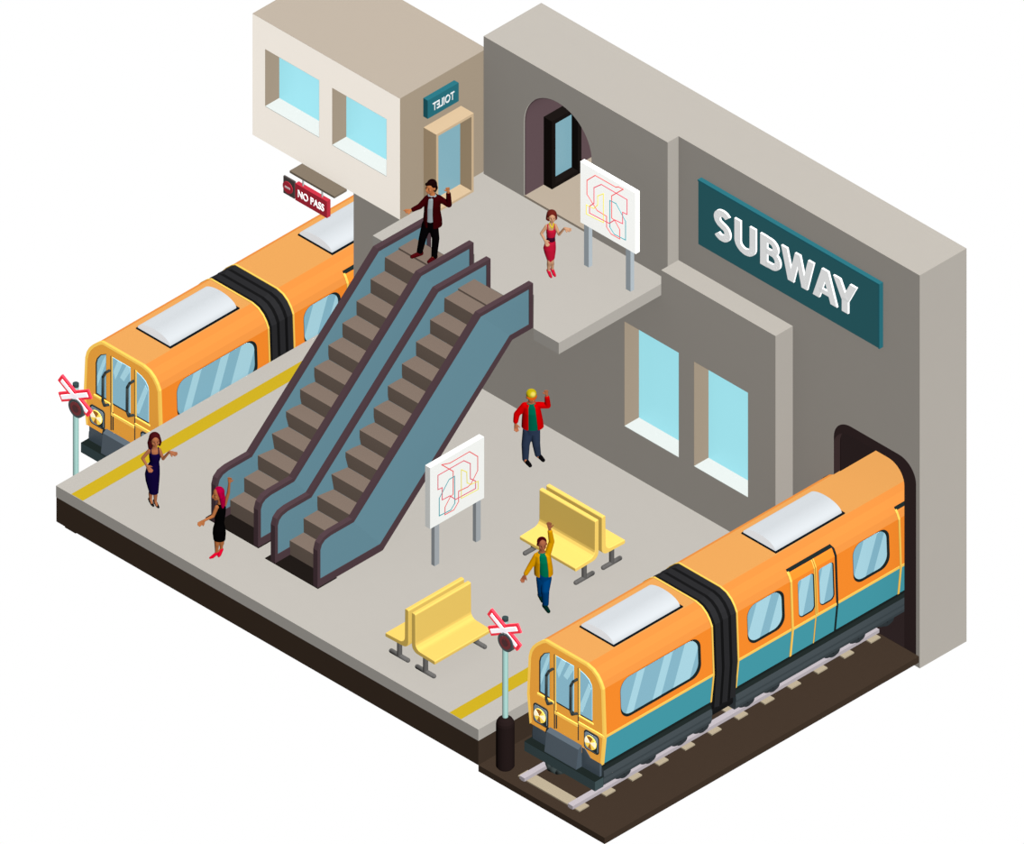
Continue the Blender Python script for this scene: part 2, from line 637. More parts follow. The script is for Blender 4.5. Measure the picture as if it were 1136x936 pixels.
put(wall_with_windows(TX0, TX1 - 0.003, TZ0, TZ1 - 0.004, TY0, 6.575, [(-12.07, -10.57, 5.85, 7.23), (-10.21, -8.70, 5.85, 7.23)])
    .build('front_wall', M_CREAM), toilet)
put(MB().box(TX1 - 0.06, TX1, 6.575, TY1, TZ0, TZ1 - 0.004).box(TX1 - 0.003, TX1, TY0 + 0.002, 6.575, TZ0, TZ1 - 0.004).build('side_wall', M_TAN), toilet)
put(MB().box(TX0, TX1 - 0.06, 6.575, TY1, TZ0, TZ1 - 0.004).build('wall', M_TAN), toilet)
put(MB().box(TX0, TX1, TY0, TY1, TZ1 - 0.004, TZ1).build('roof', mat('beige_roof', (196, 183, 167), 'T', noise=0.008)), toilet)
for (a, c) in ((-12.07, -10.57), (-10.21, -8.70)):
    r = window(0, a, c, 5.85, 7.23, TY0, 6.575, M_GLASS, toilet)
    r.name = 'window'
    r.location = Vector((a, TY0, 5.85)) - Vector(toilet.location)


def door_frame(root, x0, x1, y0, y1, z0, z1, t, mframe, mpane, depth_pane, sillm=None):
    """frame standing out from a wall that faces +x"""
    put(MB().box(x0, x1, y0, y0 + t, z0, z1).box(x0, x1, y1 - t, y1, z0, z1)
        .box(x0, x1, y0 + t, y1 - t, z1 - t, z1).box(x0, x1, y0 + t, y1 - t, z0, z0 + t * 0.9)
        .build('door_frame', mframe), root)
    put(MB().box(depth_pane, depth_pane + 0.025, y0 + t, y1 - t, z0 + t * 0.9, z1 - t).build('door', mpane), root)


door_frame(toilet, -8.33, -7.98, 6.81, 7.85, 5.0, 6.89, 0.06, M_FRAME, M_DGLASS, -8.32)

ts = thing('toilet_sign', 'small teal box sign with mirrored white lettering above the tan door frame', 'sign', (-8.33, 6.80, 7.16))
put(MB().box(-8.329, -8.205, 6.80, 7.66, 7.16, 7.60).build('sign_box', [mat('teal_box_sign', (40, 108, 120), 'X')]), ts)
mt = Matrix(((0, 0, 1, -8.203), (-1, 0, 0, 7.235), (0, 1, 0, 7.375), (0, 0, 0, 1)))
put(text_mesh('lettering', 'TOILET', 0.3, 0.006, M_LETTERX, mt, None, offset=0.003, width=0.60, height=0.19), ts)

# corridor door
cd = thing('corridor_door', 'black framed glass door standing on the left side inside the arch', 'door', (-7.13, 8.94, 5.05))
door_frame(cd, -7.13, -6.90, 8.94, 9.76, 5.05, 6.68, 0.10, M_BLACKF, M_DGLASS, -7.10)
for c in cd.children:
    if c.name.startswith('door') and not c.name.startswith('door_frame'):
        c.name = 'pane'

# ================================================================== SIGNS
sg = thing('subway_sign', 'long teal wall sign with raised grey SUBWAY letters on the tall wall', 'sign', (-2.52, 8.72, 6.09))
put(MB().box(-2.52, 2.49, 8.62, 8.719, 6.09, 7.62).build('sign_panel', M_TEAL_D), sg)
put(MB().box(-2.535, 2.505, 8.615, 8.72, 7.60, 7.635).box(2.475, 2.505, 8.615, 8.72, 6.08, 7.6).build('sign_edge', M_TEAL_T), sg)
# letters
mt = Matrix(((1, 0, 0, 0), (0, 0, -1, 0), (0, 1, 0, 0), (0, 0, 0, 1)))
mt = Matrix.Translation((-0.09, 8.58, 6.87)) @ mt


def ribbon(pts, hw):
    L, R_ = [], []
    n = len(pts)
    for i in range(n):
        a, b_ = Vector(pts[max(0, i - 1)]), Vector(pts[min(n - 1, i + 1)])
        d = (b_ - a).normalized()
        q = Vector((-d.y, d.x)) * hw
        p = Vector(pts[i])
        L.append(p + q)
        R_.append(p - q)
    return L, R_


def letter_shapes(ch):
    """bold letter pieces in a unit-high box: list of quads or polygons, and the letter's width"""
    out = []
    def rib(pts, hw):
        L, R_ = ribbon(pts, hw)
        for i in range(len(L) - 1):
            out.append([R_[i], R_[i + 1], L[i + 1], L[i]])
    def bar(x0, z0, x1, z1, w_):      # slanted stroke with level ends
        out.append([(x0 - w_ / 2, z0), (x0 + w_ / 2, z0), (x1 + w_ / 2, z1), (x1 - w_ / 2, z1)])
    def arc(cx, cz, rx, rz, a0, a1, n=14):
        return [(cx + rx * math.cos(math.radians(a0 + (a1 - a0) * k / n)), cz + rz * math.sin(math.radians(a0 + (a1 - a0) * k / n))) for k in range(n + 1)]
    if ch == 'S':
        rib(arc(.34, .70, .20, .20, 38, 232) + arc(.30, .30, .20, .20, 52, -142), .10)
        return out, .62
    if ch == 'U':
        rib([(.11, 1), (.11, .36)] + arc(.36, .34, .25, .25, 180, 360) + [(.61, .36), (.61, 1)], .10)
        return out, .72
    if ch == 'B':
        out.append([(0, 0), (.22, 0), (.22, 1), (0, 1)])
        rib([(.18, .90), (.32, .90)] + arc(.32, .715, .17, .185, 90, -90) + [(.18, .53)], .09)
        rib([(.18, .53), (.36, .53)] + arc(.36, .315, .20, .215, 90, -90) + [(.18, .10)], .09)
        return out, .66
    if ch == 'W':
        bar(.12, 1, .34, 0, .19)
        bar(.34, 0, .56, 1, .17)
        bar(.56, 1, .78, 0, .17)
        bar(.78, 0, 1.0, 1, .19)
        return out, 1.12
    if ch == 'A':
        bar(.12, 0, .41, 1, .21)
        bar(.70, 0, .41, 1, .21)
        out.append([(.22, .20), (.60, .20), (.60, .35), (.22, .35)])
        return out, .82
    if ch == 'Y':
        bar(.12, 1, .39, .38, .22)
        bar(.66, 1, .39, .38, .22)
        out.append([(.29, 0), (.49, 0), (.49, .45), (.29, .45)])
        return out, .78


LETX = {'S': (308, 364), 'U': (374, 441), 'B': (454, 517), 'W': (516, 621), 'A': (614, 691), 'Y': (677, 751)}
for ch in 'SUBWAY':
    sh_, wd = letter_shapes(ch)
    x0 = -2.08 + (LETX[ch][0] - 308) / 110.72
    sc = (LETX[ch][1] - LETX[ch][0]) / 110.72 / wd
    mb = MB()
    for i, q in enumerate(sh_):
        mb.prism([(x0 + p[0] * sc, 6.525 + p[1] * .735) for p in q], 'y', 8.575 + (i % 2) * 0.0006, 8.62)
    put(mb.build('letter', M_LETTER), sg)

# hanging NO PASS sign
npz = thing('no_pass_sign', 'dark red NO PASS box sign hung from a taupe ledge with a no entry panel', 'sign', (-10.5, 5.86, 4.32))
put(MB().box(-11.04, -9.80, 5.805, 6.153, 4.95, 5.0).build('ledge', M_CANOPY), npz)
put(MB().box(-10.94, -10.06, 5.86, 5.96, 4.32, 4.72).build('sign_box', M_RED), npz)
for xx in (-10.77, -10.24):
    put(MB().cyl((xx, 5.91, 4.72), (xx, 5.91, 4.95), 0.018, 10).build('rod', M_ROD), npz)
mt = Matrix.Translation((-10.50, 5.856, 4.52)) @ Matrix(((1, 0, 0, 0), (0, 0, -1, 0), (0, 1, 0, 0), (0, 0, 0, 1)))
put(text_mesh('lettering', 'NO PASS', 0.3, 0.005, M_LETTERY, mt, None, offset=0.002, width=0.72, height=0.17), npz)
pn = put(MB().box(-11.27, -10.965, 5.86, 5.90, 4.33, 4.735).box(-10.965, -10.94, 5.88, 5.90, 4.45, 4.6).build('panel', M_CHAR), npz)
put_c = MB().cyl((-11.14, 5.858, 4.52), (-11.14, 5.845, 4.52), 0.135, 28).build('red_disc', M_RED)
put_c.data.transform(Matrix.Translation(-Vector(npz.location)))
put_c.parent = pn
q = MB().box(-11.21, -11.07, 5.838, 5.845, 4.50, 4.54).build('bar', mat('grey_no_entry_bar', (165, 150, 150), 'Y'))
q.data.transform(Matrix.Translation(-Vector(npz.location)))
q.parent = pn

# ================================================================== ESCALATORS
TSH = 0.94         # flights sheared along the line of sight, toward the camera as they climb


def esc_pt(x, y, z, t):
    return (x + t, y - t, z + t)


ST_IN = [((1.24, .19), (1.24, .88), 0), ((1.33, .19), (1.28, .99), 0), ((1.45, .19), (1.37, 1.06), 0), ((1.6, .19), (1.52, 1.09), 0),
         ((2.91, .19), (2.17, 1.09), 0), ((6.50, 3.40), (5.69, 4.26), 1), ((7.03, 3.40), (7.03, 4.25), 1)]
ST_OUT = [((1.16, .012), (1.16, .90), 0), ((1.3, .012), (1.21, 1.05), 0), ((1.42, .012), (1.33, 1.145), 0), ((1.6, .012), (1.51, 1.18), 0),
          ((2.97, .012), (2.13, 1.18), 0), ((6.56, 3.27), (5.65, 4.35), 1), ((7.14, 3.27), (7.14, 4.34), 1)]


def balustrade(root, x0, x1):
    e = (x1 - x0) * 0.12
    vs, fs = [], []
    n = len(ST_IN)
    for x in (x0 + e, x1 - e):
        for (bt, tp, s) in ST_IN:
            vs.append(esc_pt(x, bt[0], bt[1], s * TSH))
            vs.append(esc_pt(x, tp[0], tp[1], s * TSH))
    for i in range(n - 1):
        fs.append((2 * i, 2 * i + 2, 2 * i + 3, 2 * i + 1))
        o = 2 * n
        fs.append((o + 2 * i, o + 2 * i + 1, o + 2 * i + 3, o + 2 * i + 2))
    mb = MB()
    mb.mesh(vs, fs)
    panel = mb.build('balustrade', M_ESC_BLUE, root)
    # frame loop
    def loop(ST):
        return [(p, s) for p, q_, s in ST] + [(q_, s) for p, q_, s in ST][::-1]
    li, lo = loop(ST_IN), loop(ST_OUT)
    vs, fs = [], []
    k = len(li)
    for x in (x0, x1):
        for L in (lo, li):
            for (p, s) in L:
                vs.append(esc_pt(x, p[0], p[1], s * TSH))
    for i in range(k):
        j = (i + 1) % k
        fs.append((i, j, k + j, k + i))
        fs.append((2 * k + i, 3 * k + i, 3 * k + j, 2 * k + j))
        fs.append((i, 2 * k + i, 2 * k + j, j))
        fs.append((k + i, k + j, 3 * k + j, 3 * k + i))
    mb = MB()
    mb.mesh(vs, fs)
    mb.build('handrail', M_RAIL, panel)
    return panel


def escalator(name, label, loc):
    root = thing(name, label, 'escalator', loc, 0, 'escalators between the platform and the upper floor')
    root_xl, root_xr = -6.92, -5.74
    X = lambda v: v + 5.62           # local x: outer face of the right balustrade is 0
    Y0 = 1.16
    def P(x, y, z, t):
        a = esc_pt(x, y, z, t)
        return (a[0] + 5.62, a[1] - Y0, a[2])
    p1 = balustrade(root, -6.92, -6.80)
    p2 = balustrade(root, -5.74, -5.62)
    for p in (p1, p2):
        for o in (p, p.children[0]):
            o.data.transform(Matrix.Translation((5.62, -Y0, 0)))
    # steps
    y1, z1, dy, dz = 1.58, 0.345, 0.391, 0.334
    N = 12
    xl, xr = -6.83, -5.73
    def tk(k):
        y = y1 + dy * k
        return min(TSH, TSH * max(0.0, y - 2.5) / (5.88 - 2.5) + 0.09 * min(1.0, max(0.0, (y - 1.9) / 1.2)))
    for k in range(N):
        y, z = y1 + dy * k, z1 + dz * k
        t = tk(k)
        tp = tk(k - 1)
        zb = z - dz if k else 0.012
        mb = MB()
        S = 10 if k and t - tp > 1e-4 else 1
        H = (z + t) - (zb + tp)
        for i in range(S):          # riser cut into slats, each slid further back along the line of sight
            ti = t + (tp - t) * i / max(1, S - 1) if S > 1 else t
            zt_, zb_ = z + t - H * i / S, z + t - H * (i + 1) / S
            a0, a1 = P(xl, y, 0, ti), P(xr, y, 0, ti)
            mb.box(a0[0], a1[0], a0[1], P(0, y + dy - 0.003, 0, t)[1], zb_, zt_)
        mb.build('step', M_STEP, root)
    # top landing plate
    yl, zl = y1 + dy * N - 0.02, 4.065
    v8 = [P(xl, yl, zl - .33, TSH), P(xr, yl, zl - .33, TSH), P(xr, 6.70, zl - .33, TSH), P(xl, 6.70, zl - .33, TSH),
          P(xl, yl, zl, TSH), P(xr, yl, zl, TSH), P(xr, 6.70, zl, TSH), P(xl, 6.70, zl, TSH)]
    MB().hexa(v8).build('landing_plate', M_STEP, root)
    MB().box(X(-7.07), X(-5.60), 1.15 - Y0, 1.68 - Y0, 0.0, 0.012).build('floor_plate', M_PLATE, root)
    # underside
    v8 = [P(-6.80, 2.95, .03, 0), P(-5.74, 2.95, .03, 0), P(-5.74, 6.56, 3.29, TSH), P(-6.80, 6.56, 3.29, TSH),
          P(-6.80, 2.90, .10, 0), P(-5.74, 2.90, .10, 0), P(-5.74, 6.50, 3.38, TSH), P(-6.80, 6.50, 3.38, TSH)]
    MB().hexa(v8).build('underside', M_RAIL, root)
    return root


escalator('escalator', 'blue sided escalator nearer the standing route map, empty, front one of the pair', (-5.62, 1.16, 0))
e2 = escalator('escalator', 'blue sided escalator with a man in a maroon jacket at its top', (-5.62 - 1.80, 1.16 + 0.15, 0))

# ================================================================== ROUTE MAPS
def px_plane_x(x, sx, sy):
    y = (sx - 530.7) / 40 - x
    return y, (809.2 + 23.094 * (x - y) - sy) / 46.188


def conv_x(pts):        # board facing +x: zoomed coordinates to (u, v)
    out = []
    for (a, b_) in pts:
        sx, sy = 460 + a / 5.51, 470 + b_ / 5.51
        y, z = px_plane_x(-4.5, sx, sy)
        out.append((y - 3.16, z - 0.987))
    return out


def conv_y(pts):        # board facing -y
    out = []
    for (a, b_) in pts:
        sx, sy = 640 + a / 5.51, 160 + b_ / 5.51
        y = 7.62
        x = (sx - 530.7) / 40 - y
        z = (809.2 + 23.094 * (x - y) - sy) / 46.188
        out.append((x + 4.79, z - 5.98))
    return out


L_RED = [(165, 250), (215, 240), (335, 170), (385, 200), (385, 285), (345, 365), (325, 385), (268, 412), (268, 475), (240, 525), (185, 555),
         (185, 510), (218, 445), (235, 430), (235, 290), (165, 250)]
L_PINK = [(142, 315), (300, 225), (340, 243), (340, 335), (372, 350), (372, 395), (250, 462), (215, 440), (168, 465), (168, 390), (142, 402), (142, 315)]
L_TEAL = [(243, 320), (210, 340), (150, 455), (150, 562), (220, 527), (245, 485), (243, 320)]
L_YEL = [(285, 280), (318, 295), (320, 360), (345, 370), (388, 350), (388, 400), (285, 455), (285, 280)]
U_RED = [(62, 220), (112, 190), (238, 262), (255, 260), (283, 275), (213, 315), (213, 450), (232, 465), (262, 520), (262, 578), (210, 548),
         (182, 505), (182, 440), (125, 405), (62, 305), (62, 220)]
U_PINK = [(105, 265), (150, 245), (307, 338), (307, 428), (280, 415), (280, 485), (232, 462), (198, 483), (78, 420), (78, 378), (105, 360), (105, 265)]
U_TEAL = [(202, 343), (240, 362), (298, 470), (298, 585), (230, 550), (202, 505), (202, 343)]
U_YEL = [(128, 315), (163, 302), (163, 478), (58, 425), (58, 370), (105, 392), (128, 370), (128, 315)]

rm = thing('route_map_board', 'white route map board on two posts on the platform beside the escalator', 'map', (-4.56, 3.91, 0), 0, 'route maps on posts')
rl = rm.location.copy()
put(MB().box(-4.636, -4.5, 3.16, 4.66, 0.987, 2.45).build('map_panel', M_BOARD_X), rm)
for yy in (3.38, 4.53):
    put(MB().box(-4.66 + .04, -4.53, yy - 0.065, yy + 0.065, 0, 0.987).build('post', M_POST_X), rm)
for nm, P_, m_ in (('red_route', L_RED, M_LRED), ('crimson_route', L_PINK, M_LPINK), ('teal_route', L_TEAL, M_LTEAL), ('yellow_route', L_YEL, M_LYEL)):
    put(MB().path_box(conv_x(P_), 0.010, lambda u, v, l: (-4.4995 + l * 0.004, 3.16 + u, 0.987 + v)).build('route_line', m_), rm)

um = thing('route_map_board', 'white route map board on two posts on the upper floor before the arch', 'map', (-4.05, 7.68, 5.0), 0, 'route maps on posts')
put(MB().box(-4.79, -3.26, 7.62, 7.73, 5.98, 7.44).build('map_panel', M_BOARD_Y), um)
for xx in (-4.63, -3.47):
    put(MB().box(xx - 0.065, xx + 0.065, 7.625, 7.725, 5.0, 5.98).build('post', M_POST_Y), um)
for nm, P_, m_ in (('red', U_RED, M_LREDy), ('crimson', U_PINK, M_LPINKy), ('teal', U_TEAL, M_LTEALy), ('yellow', U_YEL, M_LYELy)):
    put(MB().path_box(conv_y(P_), 0.010, lambda u, v, l: (-4.79 + u, 7.6195 - l * 0.004, 5.98 + v)).build('route_line', m_), um)


# ================================================================== BENCHES
def bench(label, loc, rz, mb_=None):
    """seat shell opening to local +x, running along local y from 0 to 1.55; the back stands at x = 0.045"""
    root = thing('bench', label, 'bench', loc, rz, 'yellow back to back benches')
    prof = []
    # outer (under) curve then inner (upper) curve of an L with a rounded bend
    outer = [(0.045, 1.31), (0.045, 0.56)] + [(0.045 + 0.16 - 0.16 * math.cos(math.radians(a)), 0.56 - 0.16 * math.sin(math.radians(a))) for a in (20, 40, 60, 80)] + [(0.22, 0.40), (0.675, 0.385)]
    inner = [(0.69, 0.40), (0.69, 0.465), (0.675, 0.475), (0.29, 0.49)] + [(0.29 - 0.14 * math.sin(math.radians(a)), 0.63 - 0.14 * math.cos(math.radians(a))) for a in (20, 45, 70)] + [(0.150, 0.63), (0.145, 1.31), (0.125, 1.33), (0.06, 1.33)]
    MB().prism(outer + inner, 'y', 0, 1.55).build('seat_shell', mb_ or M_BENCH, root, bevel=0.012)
    for yy in (0.06, 1.47):
        lg = MB().cyl((0.37, yy, 0.04), (0.37, yy, 0.40), 0.052, 16).build('leg', M_BLEG, root, smooth=False)
        MB().limb([(0.14, yy, 0.048), (0.60, yy, 0.048)], [0.048, 0.048], 14).build('foot', M_BLEG, lg, smooth=True)
    return root


bench('yellow bench on the front platform facing the near train, beside the crossing signal', (-2.455, 0.56, 0), 0)
bench('yellow bench facing the escalators, left half of the front back to back pair', (-2.455, 0.56 + 1.55, 0), math.pi)
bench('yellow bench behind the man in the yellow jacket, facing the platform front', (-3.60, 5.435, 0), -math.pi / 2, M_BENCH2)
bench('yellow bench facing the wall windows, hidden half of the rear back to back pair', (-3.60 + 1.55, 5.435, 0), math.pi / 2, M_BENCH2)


# ================================================================== TRAIN
XC = 1.68


def prof_side(s):       # half outline from the roof's edge downwards, offset from the centre line
    if s < 0:
        return [(-.57, 2.32), (-.67, 2.26), (-.82, 2.12), (-.91, 2.01), (-.98, 1.88), (-1.02, 1.72), (-1.065, .80), (-.995, .12)]
    return [(s * .57, 2.32), (s * .74, 2.275), (s * .87, 2.18), (s * .96, 2.06), (s * 1.02, 1.93), (s * 1.065, .80), (s * .995, .12)]


def body_outline():
    L = prof_side(-1)
    R = prof_side(1)
    return [(XC + x, z) for x, z in L[::-1]] + [(XC + x, z) for x, z in R]


def strip_x(z):         # x of the right side surface at height z
    pts = [(2.32, .57), (2.275, .74), (2.18, .87), (2.06, .96), (1.93, 1.02), (.80, 1.065), (.12, .995)]
    for (za, xa), (zb, xb) in zip(pts, pts[1:]):
        if za >= z >= zb:
            return XC + xa + (xb - xa) * (za - z) / (za - zb)
    return XC + .995


def side_panel(name, poly, m, parent, lift, thick=0.012, sub=4):
    """a sheet that hugs the car's right side: poly in (y, z)"""
    mb = MB()
    # cut the polygon into level bands so that it follows the curve
    zs = sorted(set([2.32, 2.275, 2.18, 2.06, 1.93, .80, .12, -0.2]))
    vmin, vmax = min(p[1] for p in poly), max(p[1] for p in poly)
    for za, zb in zip(zs, zs[1:]):
        if zb <= vmin or za >= vmax:
            continue
        q = clip_poly(poly, lambda p: p[1] - za)
        if len(q) >= 3:
            q = clip_poly(q, lambda p: zb - p[1])
        if len(q) < 3:
            continue
        vs = [(strip_x(z) + lift - thick, y, z) for y, z in q] + [(strip_x(z) + lift, y, z) for y, z in q]
        n = len(q)
        fs = [tuple(range(n))[::-1], tuple(range(n, 2 * n))] + [(i, (i + 1) % n, n + (i + 1) % n, n + i) for i in range(n)]
        mb.mesh(vs, fs)
    return mb.build(name, m, parent)


def car_body(root, y0, y1, front):
    out = body_outline()
    n = len(out)
    mb = MB()
    vs = [(x, y0, z) for x, z in out] + [(x, y1, z) for x, z in out]
    for i in range(n):
        j = (i + 1) % n
        zi, zj = out[i][1], out[j][1]
        if min(zi, zj) > 2.3:
            mb.mi = 0
        elif min(zi, zj) > (1.9 if out[i][0] > XC else 1.6):
            mb.mi = 1
        elif min(zi, zj) > 0.7:
            mb.mi = 2
        elif max(zi, zj) > 0.7:
            mb.mi = 3
        else:
            mb.mi = 5
        mb.mesh([vs[i], vs[j], vs[n + j], vs[n + i]], [(0, 1, 2, 3)])
    mb.mi = 4
    mb.mesh(vs[:n], [tuple(range(n))])
    mb.mesh(vs[n:], [tuple(range(n))])
    bmesh.ops.remove_doubles(mb.bm, verts=mb.bm.verts, dist=1e-5)
    return mb.build('car_body', [M_ROOF, M_SHOULD, M_ORANGE, M_TTEAL, M_FRONT, M_UNDER], root)


def rim(root, y, w_, off=0.012, name='end_trim', m=None, mf=None):
    """band around the car at y"""
    out = body_outline()
    cx, cz = XC, 1.2
    def scl(p, d):
        v = Vector((p[0] - cx, p[1] - cz))
        L = v.length
        v *= (L + d) / L
        return (cx + v.x, cz + v.y)
    o1 = [scl(p, off) for p in out]
    i1 = [scl(p, -0.05) for p in out]
    n = len(out)
    vs = [(p[0], y, p[1]) for p in o1] + [(p[0], y + w_, p[1]) for p in o1] + [(p[0], y, p[1]) for p in i1] + [(p[0], y + w_, p[1]) for p in i1]
    fs = []
    for i in range(n - 1 + 0):
        j = i + 1
        fs.append((i, j, n + j, n + i))
        fs.append((2 * n + i, 3 * n + i, 3 * n + j, 2 * n + j))
        fs.append((i, 2 * n + i, 2 * n + j, j))
        fs.append((n + i, n + j, 3 * n + j, 3 * n + i))
    fs.append((0, n, 3 * n, 2 * n))
    e = n - 1
    fs.append((e, 2 * n + e, 3 * n + e, n + e))
    mb = MB()
    mb.mesh(vs, fs)
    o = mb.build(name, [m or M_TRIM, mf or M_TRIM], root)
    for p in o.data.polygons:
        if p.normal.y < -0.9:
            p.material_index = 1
    return o


def side_window(root, y0, y1, z0, z1, r, bands, ml=M_WINX):
    gk = side_panel('side_window', rrect(y0, y1, z0 - 0.01, z1, r, 7), M_GASK, root, 0.012)
    gp = rrect(y0 - 0.003, y1 - 0.085, z0 + 0.065, z1 + 0.003, r, 7)
    side_panel('pane', gp, M_WINX, gk, 0.018, 0.006)
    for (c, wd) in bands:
        k = 0.42      # slant of the painted reflection streaks
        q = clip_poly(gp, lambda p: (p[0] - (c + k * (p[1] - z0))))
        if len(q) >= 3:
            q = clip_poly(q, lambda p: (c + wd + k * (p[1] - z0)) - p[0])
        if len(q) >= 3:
            side_panel('reflection_streak', q, M_REFLX, gk, 0.021, 0.003)
    return gk


def hatch(root, y0, y1):
    base = MB().box(XC - .42, XC + .54, y0, y1, 2.32, 2.345).build('roof_hatch', M_NAVYB, root)
    n = 12
    x0, x1, H = XC - .40, XC + .50, 0.19
    arc = []
    for k in range(n + 1):
        a = math.pi * k / n
        arc.append(((x0 + x1) / 2 - (x1 - x0) / 2 * math.cos(a), 2.345 + H * math.sin(a)))
    mb = MB()
    ya, yb = y0 + 0.03, y1 - 0.05
    vs = [(x, ya, z) for x, z in arc] + [(x, yb, z) for x, z in arc]
    m_ = len(arc)
    fs = [(i, i + 1, m_ + i + 1, m_ + i) for i in range(m_ - 1)]
    mb.mesh(vs, fs)
    mb.mi = 1
    mb.mesh([(x, ya, z) for x, z in arc], [tuple(range(m_))])
    mb.mesh([(x, yb, z) for x, z in arc], [tuple(range(m_))])
    o = mb.build('hatch_cover', [M_HATCH, M_HATCHE], base)
    for p in o.data.polygons:
        if p.material_index == 0:
            p.use_smooth = True
    return base


def front_panel(name, poly, m, parent, y, thick=0.01):
    return MB().prism(poly, 'y', y, y + thick).build(name, m, parent)


def make_train(loc, label):
    root = thing('train', label, 'train', (0, 0, 0), 0, 'orange and teal subway trains')
    YF, YE, YG, YB = 0.757, 3.79, 4.45, 9.96
    car_body(root, YF, YE, True)
    car_body(root, YG, YB, False)
    # trims
    rim(root, YF - 0.012, 0.06, name='front_trim', mf=M_TRIMY)  # its front faces take the trim copy lightened against weaker light
    rim(root, YE - 0.035, 0.04)
    rim(root, YG - 0.005, 0.04)
    for (a, c) in ((YF, YE), (YG, YB)):
        side_panel('belt_trim', [(a, .785), (c, .785), (c, .84), (a, .84)], M_TRIM, root, 0.014)
        # shadow gap line along the shoulder of the roof
    # gangway bellows: alternating ribs
    mb = MB()
    out = body_outline()
    n = len(out)
    def ringpts(d):
        return [(XC + (x - XC) * d, 1.2 + (z - 1.2) * d if z > 0.3 else z - 0.22) for x, z in out]
    N = 3
    ys = [YE + (YG - YE) * k / (2 * N) for k in range(2 * N + 1)]
    rings = [ringpts(1.0 if k % 2 == 0 else 0.965) for k in range(2 * N + 1)]
    for k in range(2 * N):
        mb.mi = k % 2
        for i in range(n):
            j = (i + 1) % n
            a, c = rings[k], rings[k + 1]
            mb.mesh([(a[i][0], ys[k], a[i][1]), (a[j][0], ys[k], a[j][1]), (c[j][0], ys[k + 1], c[j][1]), (c[i][0], ys[k + 1], c[i][1])], [(0, 1, 2, 3)])
    mb.build('gangway_bellows', [M_BELLOW, M_BELLOW2], root)
    # roof hatches
    hatch(root, 1.54, 3.46)
    hatch(root, 6.03, 7.95)
    # roof seam
    # side windows
    side_window(root, 1.22, 3.44, 0.99, 1.90, .26, [(1.30, .22), (2.05, .24), (2.62, .46)])
    side_window(root, 4.74, 5.76, 1.00, 1.90, .24, [(4.62, .40), (5.28, .34)])
    side_window(root, 7.67, 8.67, 1.00, 1.91, .24, [(7.58, .38), (8.18, .34)])
    # sliding doors
    dy0, dy1, dm = 5.95, 7.22, 6.62
    side_panel('door_surround', [(dy0, 2.10), (dy1 - .05, 2.10), (dy1 - .05, 2.16), (dy0, 2.16)], M_GASK, root, 0.022)
    side_panel('door_surround', [(dy1 - .05, .13), (dy1, .13), (dy1, 2.08), (dy1 - .05, 2.16)], M_GASK, root, 0.022)
    for (a, c, g0, g1) in ((dy0, dm - .01, 6.14, 6.55), (dm + .01, dy1 - .05, 6.72, 7.09)):
        lf = side_panel('sliding_door', [(a, .13), (c, .13), (c, 2.10), (a, 2.10)], M_ORANGE, root, 0.010, 0.008)
        side_panel('door_base', [(a, .13), (c, .13), (c, .79), (a, .79)], M_TTEAL, lf, 0.013, 0.003)
        side_panel('door_gasket', rrect(g0, g1 + .04, .96, 1.84, [.12, .12, .08, .08], 6), M_GASK, lf, 0.016, 0.006)
        gp = rrect(g0, g1, 1.0, 1.845, [.10, .10, .06, .06], 6)
        side_panel('pane', gp, M_WINX, lf, 0.020, 0.004)
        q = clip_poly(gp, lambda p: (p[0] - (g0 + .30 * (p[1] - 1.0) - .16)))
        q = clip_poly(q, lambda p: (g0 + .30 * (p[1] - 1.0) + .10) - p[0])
        side_panel('reflection_streak', q, M_REFLX, lf, 0.023, 0.003)  # painted reflection across the door pane
    side_panel('door_edge', [(dy0 - .02, .13), (dy0 + .035, .13), (dy0 + .035, 2.12), (dy0 - .02, 2.12)], M_TRIM, root, 0.024)
    side_panel('door_edge', [(dm - .035, .13), (dm - .012, .13), (dm - .012, 2.10), (dm - .035, 2.10)], M_TRIM, root, 0.024)
    side_panel('door_edge', [(dm + .012, .85), (dm + .035, .85), (dm + .035, 2.10), (dm + .012, 2.10)], M_TRIM, root, 0.024)
    side_panel('belt_trim', [(dy0, .785), (dy1 - .05, .785), (dy1 - .05, .835), (dy0, .835)], M_TRIM, root, 0.026)
    side_panel('door_edge', [(8.93, .13), (8.98, .13), (8.98, 2.12), (8.93, 2.12)], M_TRIM, root, 0.024)
    side_panel('door_surround', [(8.95, 2.10), (9.6, 2.10), (9.6, 2.16), (8.95, 2.16)], M_GASK, root, 0.022)
    # ---- front
    def fp(sx, sy, y=YF):     # image pixel positions to (x, z) on the front plane
        x = (sx - 530.7) / 40 - y
        return (x, (809.2 + 23.094 * (x - y) - sy) / 46.188)
    z3 = lambda a, b_: fp(575 + a / 9.458, 690 + b_ / 9.458)
    z4 = lambda a, b_: fp(575 + a / 9.458, 780 + b_ / 9.458)
    left_o = [z3(*p) for p in ((205, 395), (222, 350), (262, 318), (335, 318), (335, 800), (205, 728))]
    left_g = [z3(*p) for p in ((238, 410), (248, 368), (280, 330), (330, 322), (330, 780), (238, 722))]
    left_k = [z3(*p) for p in ((222, 405), (235, 360), (272, 322), (330, 316), (330, 795), (222, 730))]
    mid_g = [z3(*p) for p in ((402, 352), (585, 458), (585, 935), (402, 828))]
    mid_k = [z3(*p) for p in ((402, 828), (585, 935), (585, 952), (402, 845))]
    right_g = [z3(*p) for p in ((655, 505), (700, 545), (745, 600), (772, 660), (778, 700), (778, 1030), (655, 960))]
    right_k = [z3(*p) for p in ((655, 960), (778, 1030), (778, 1043), (655, 975))]
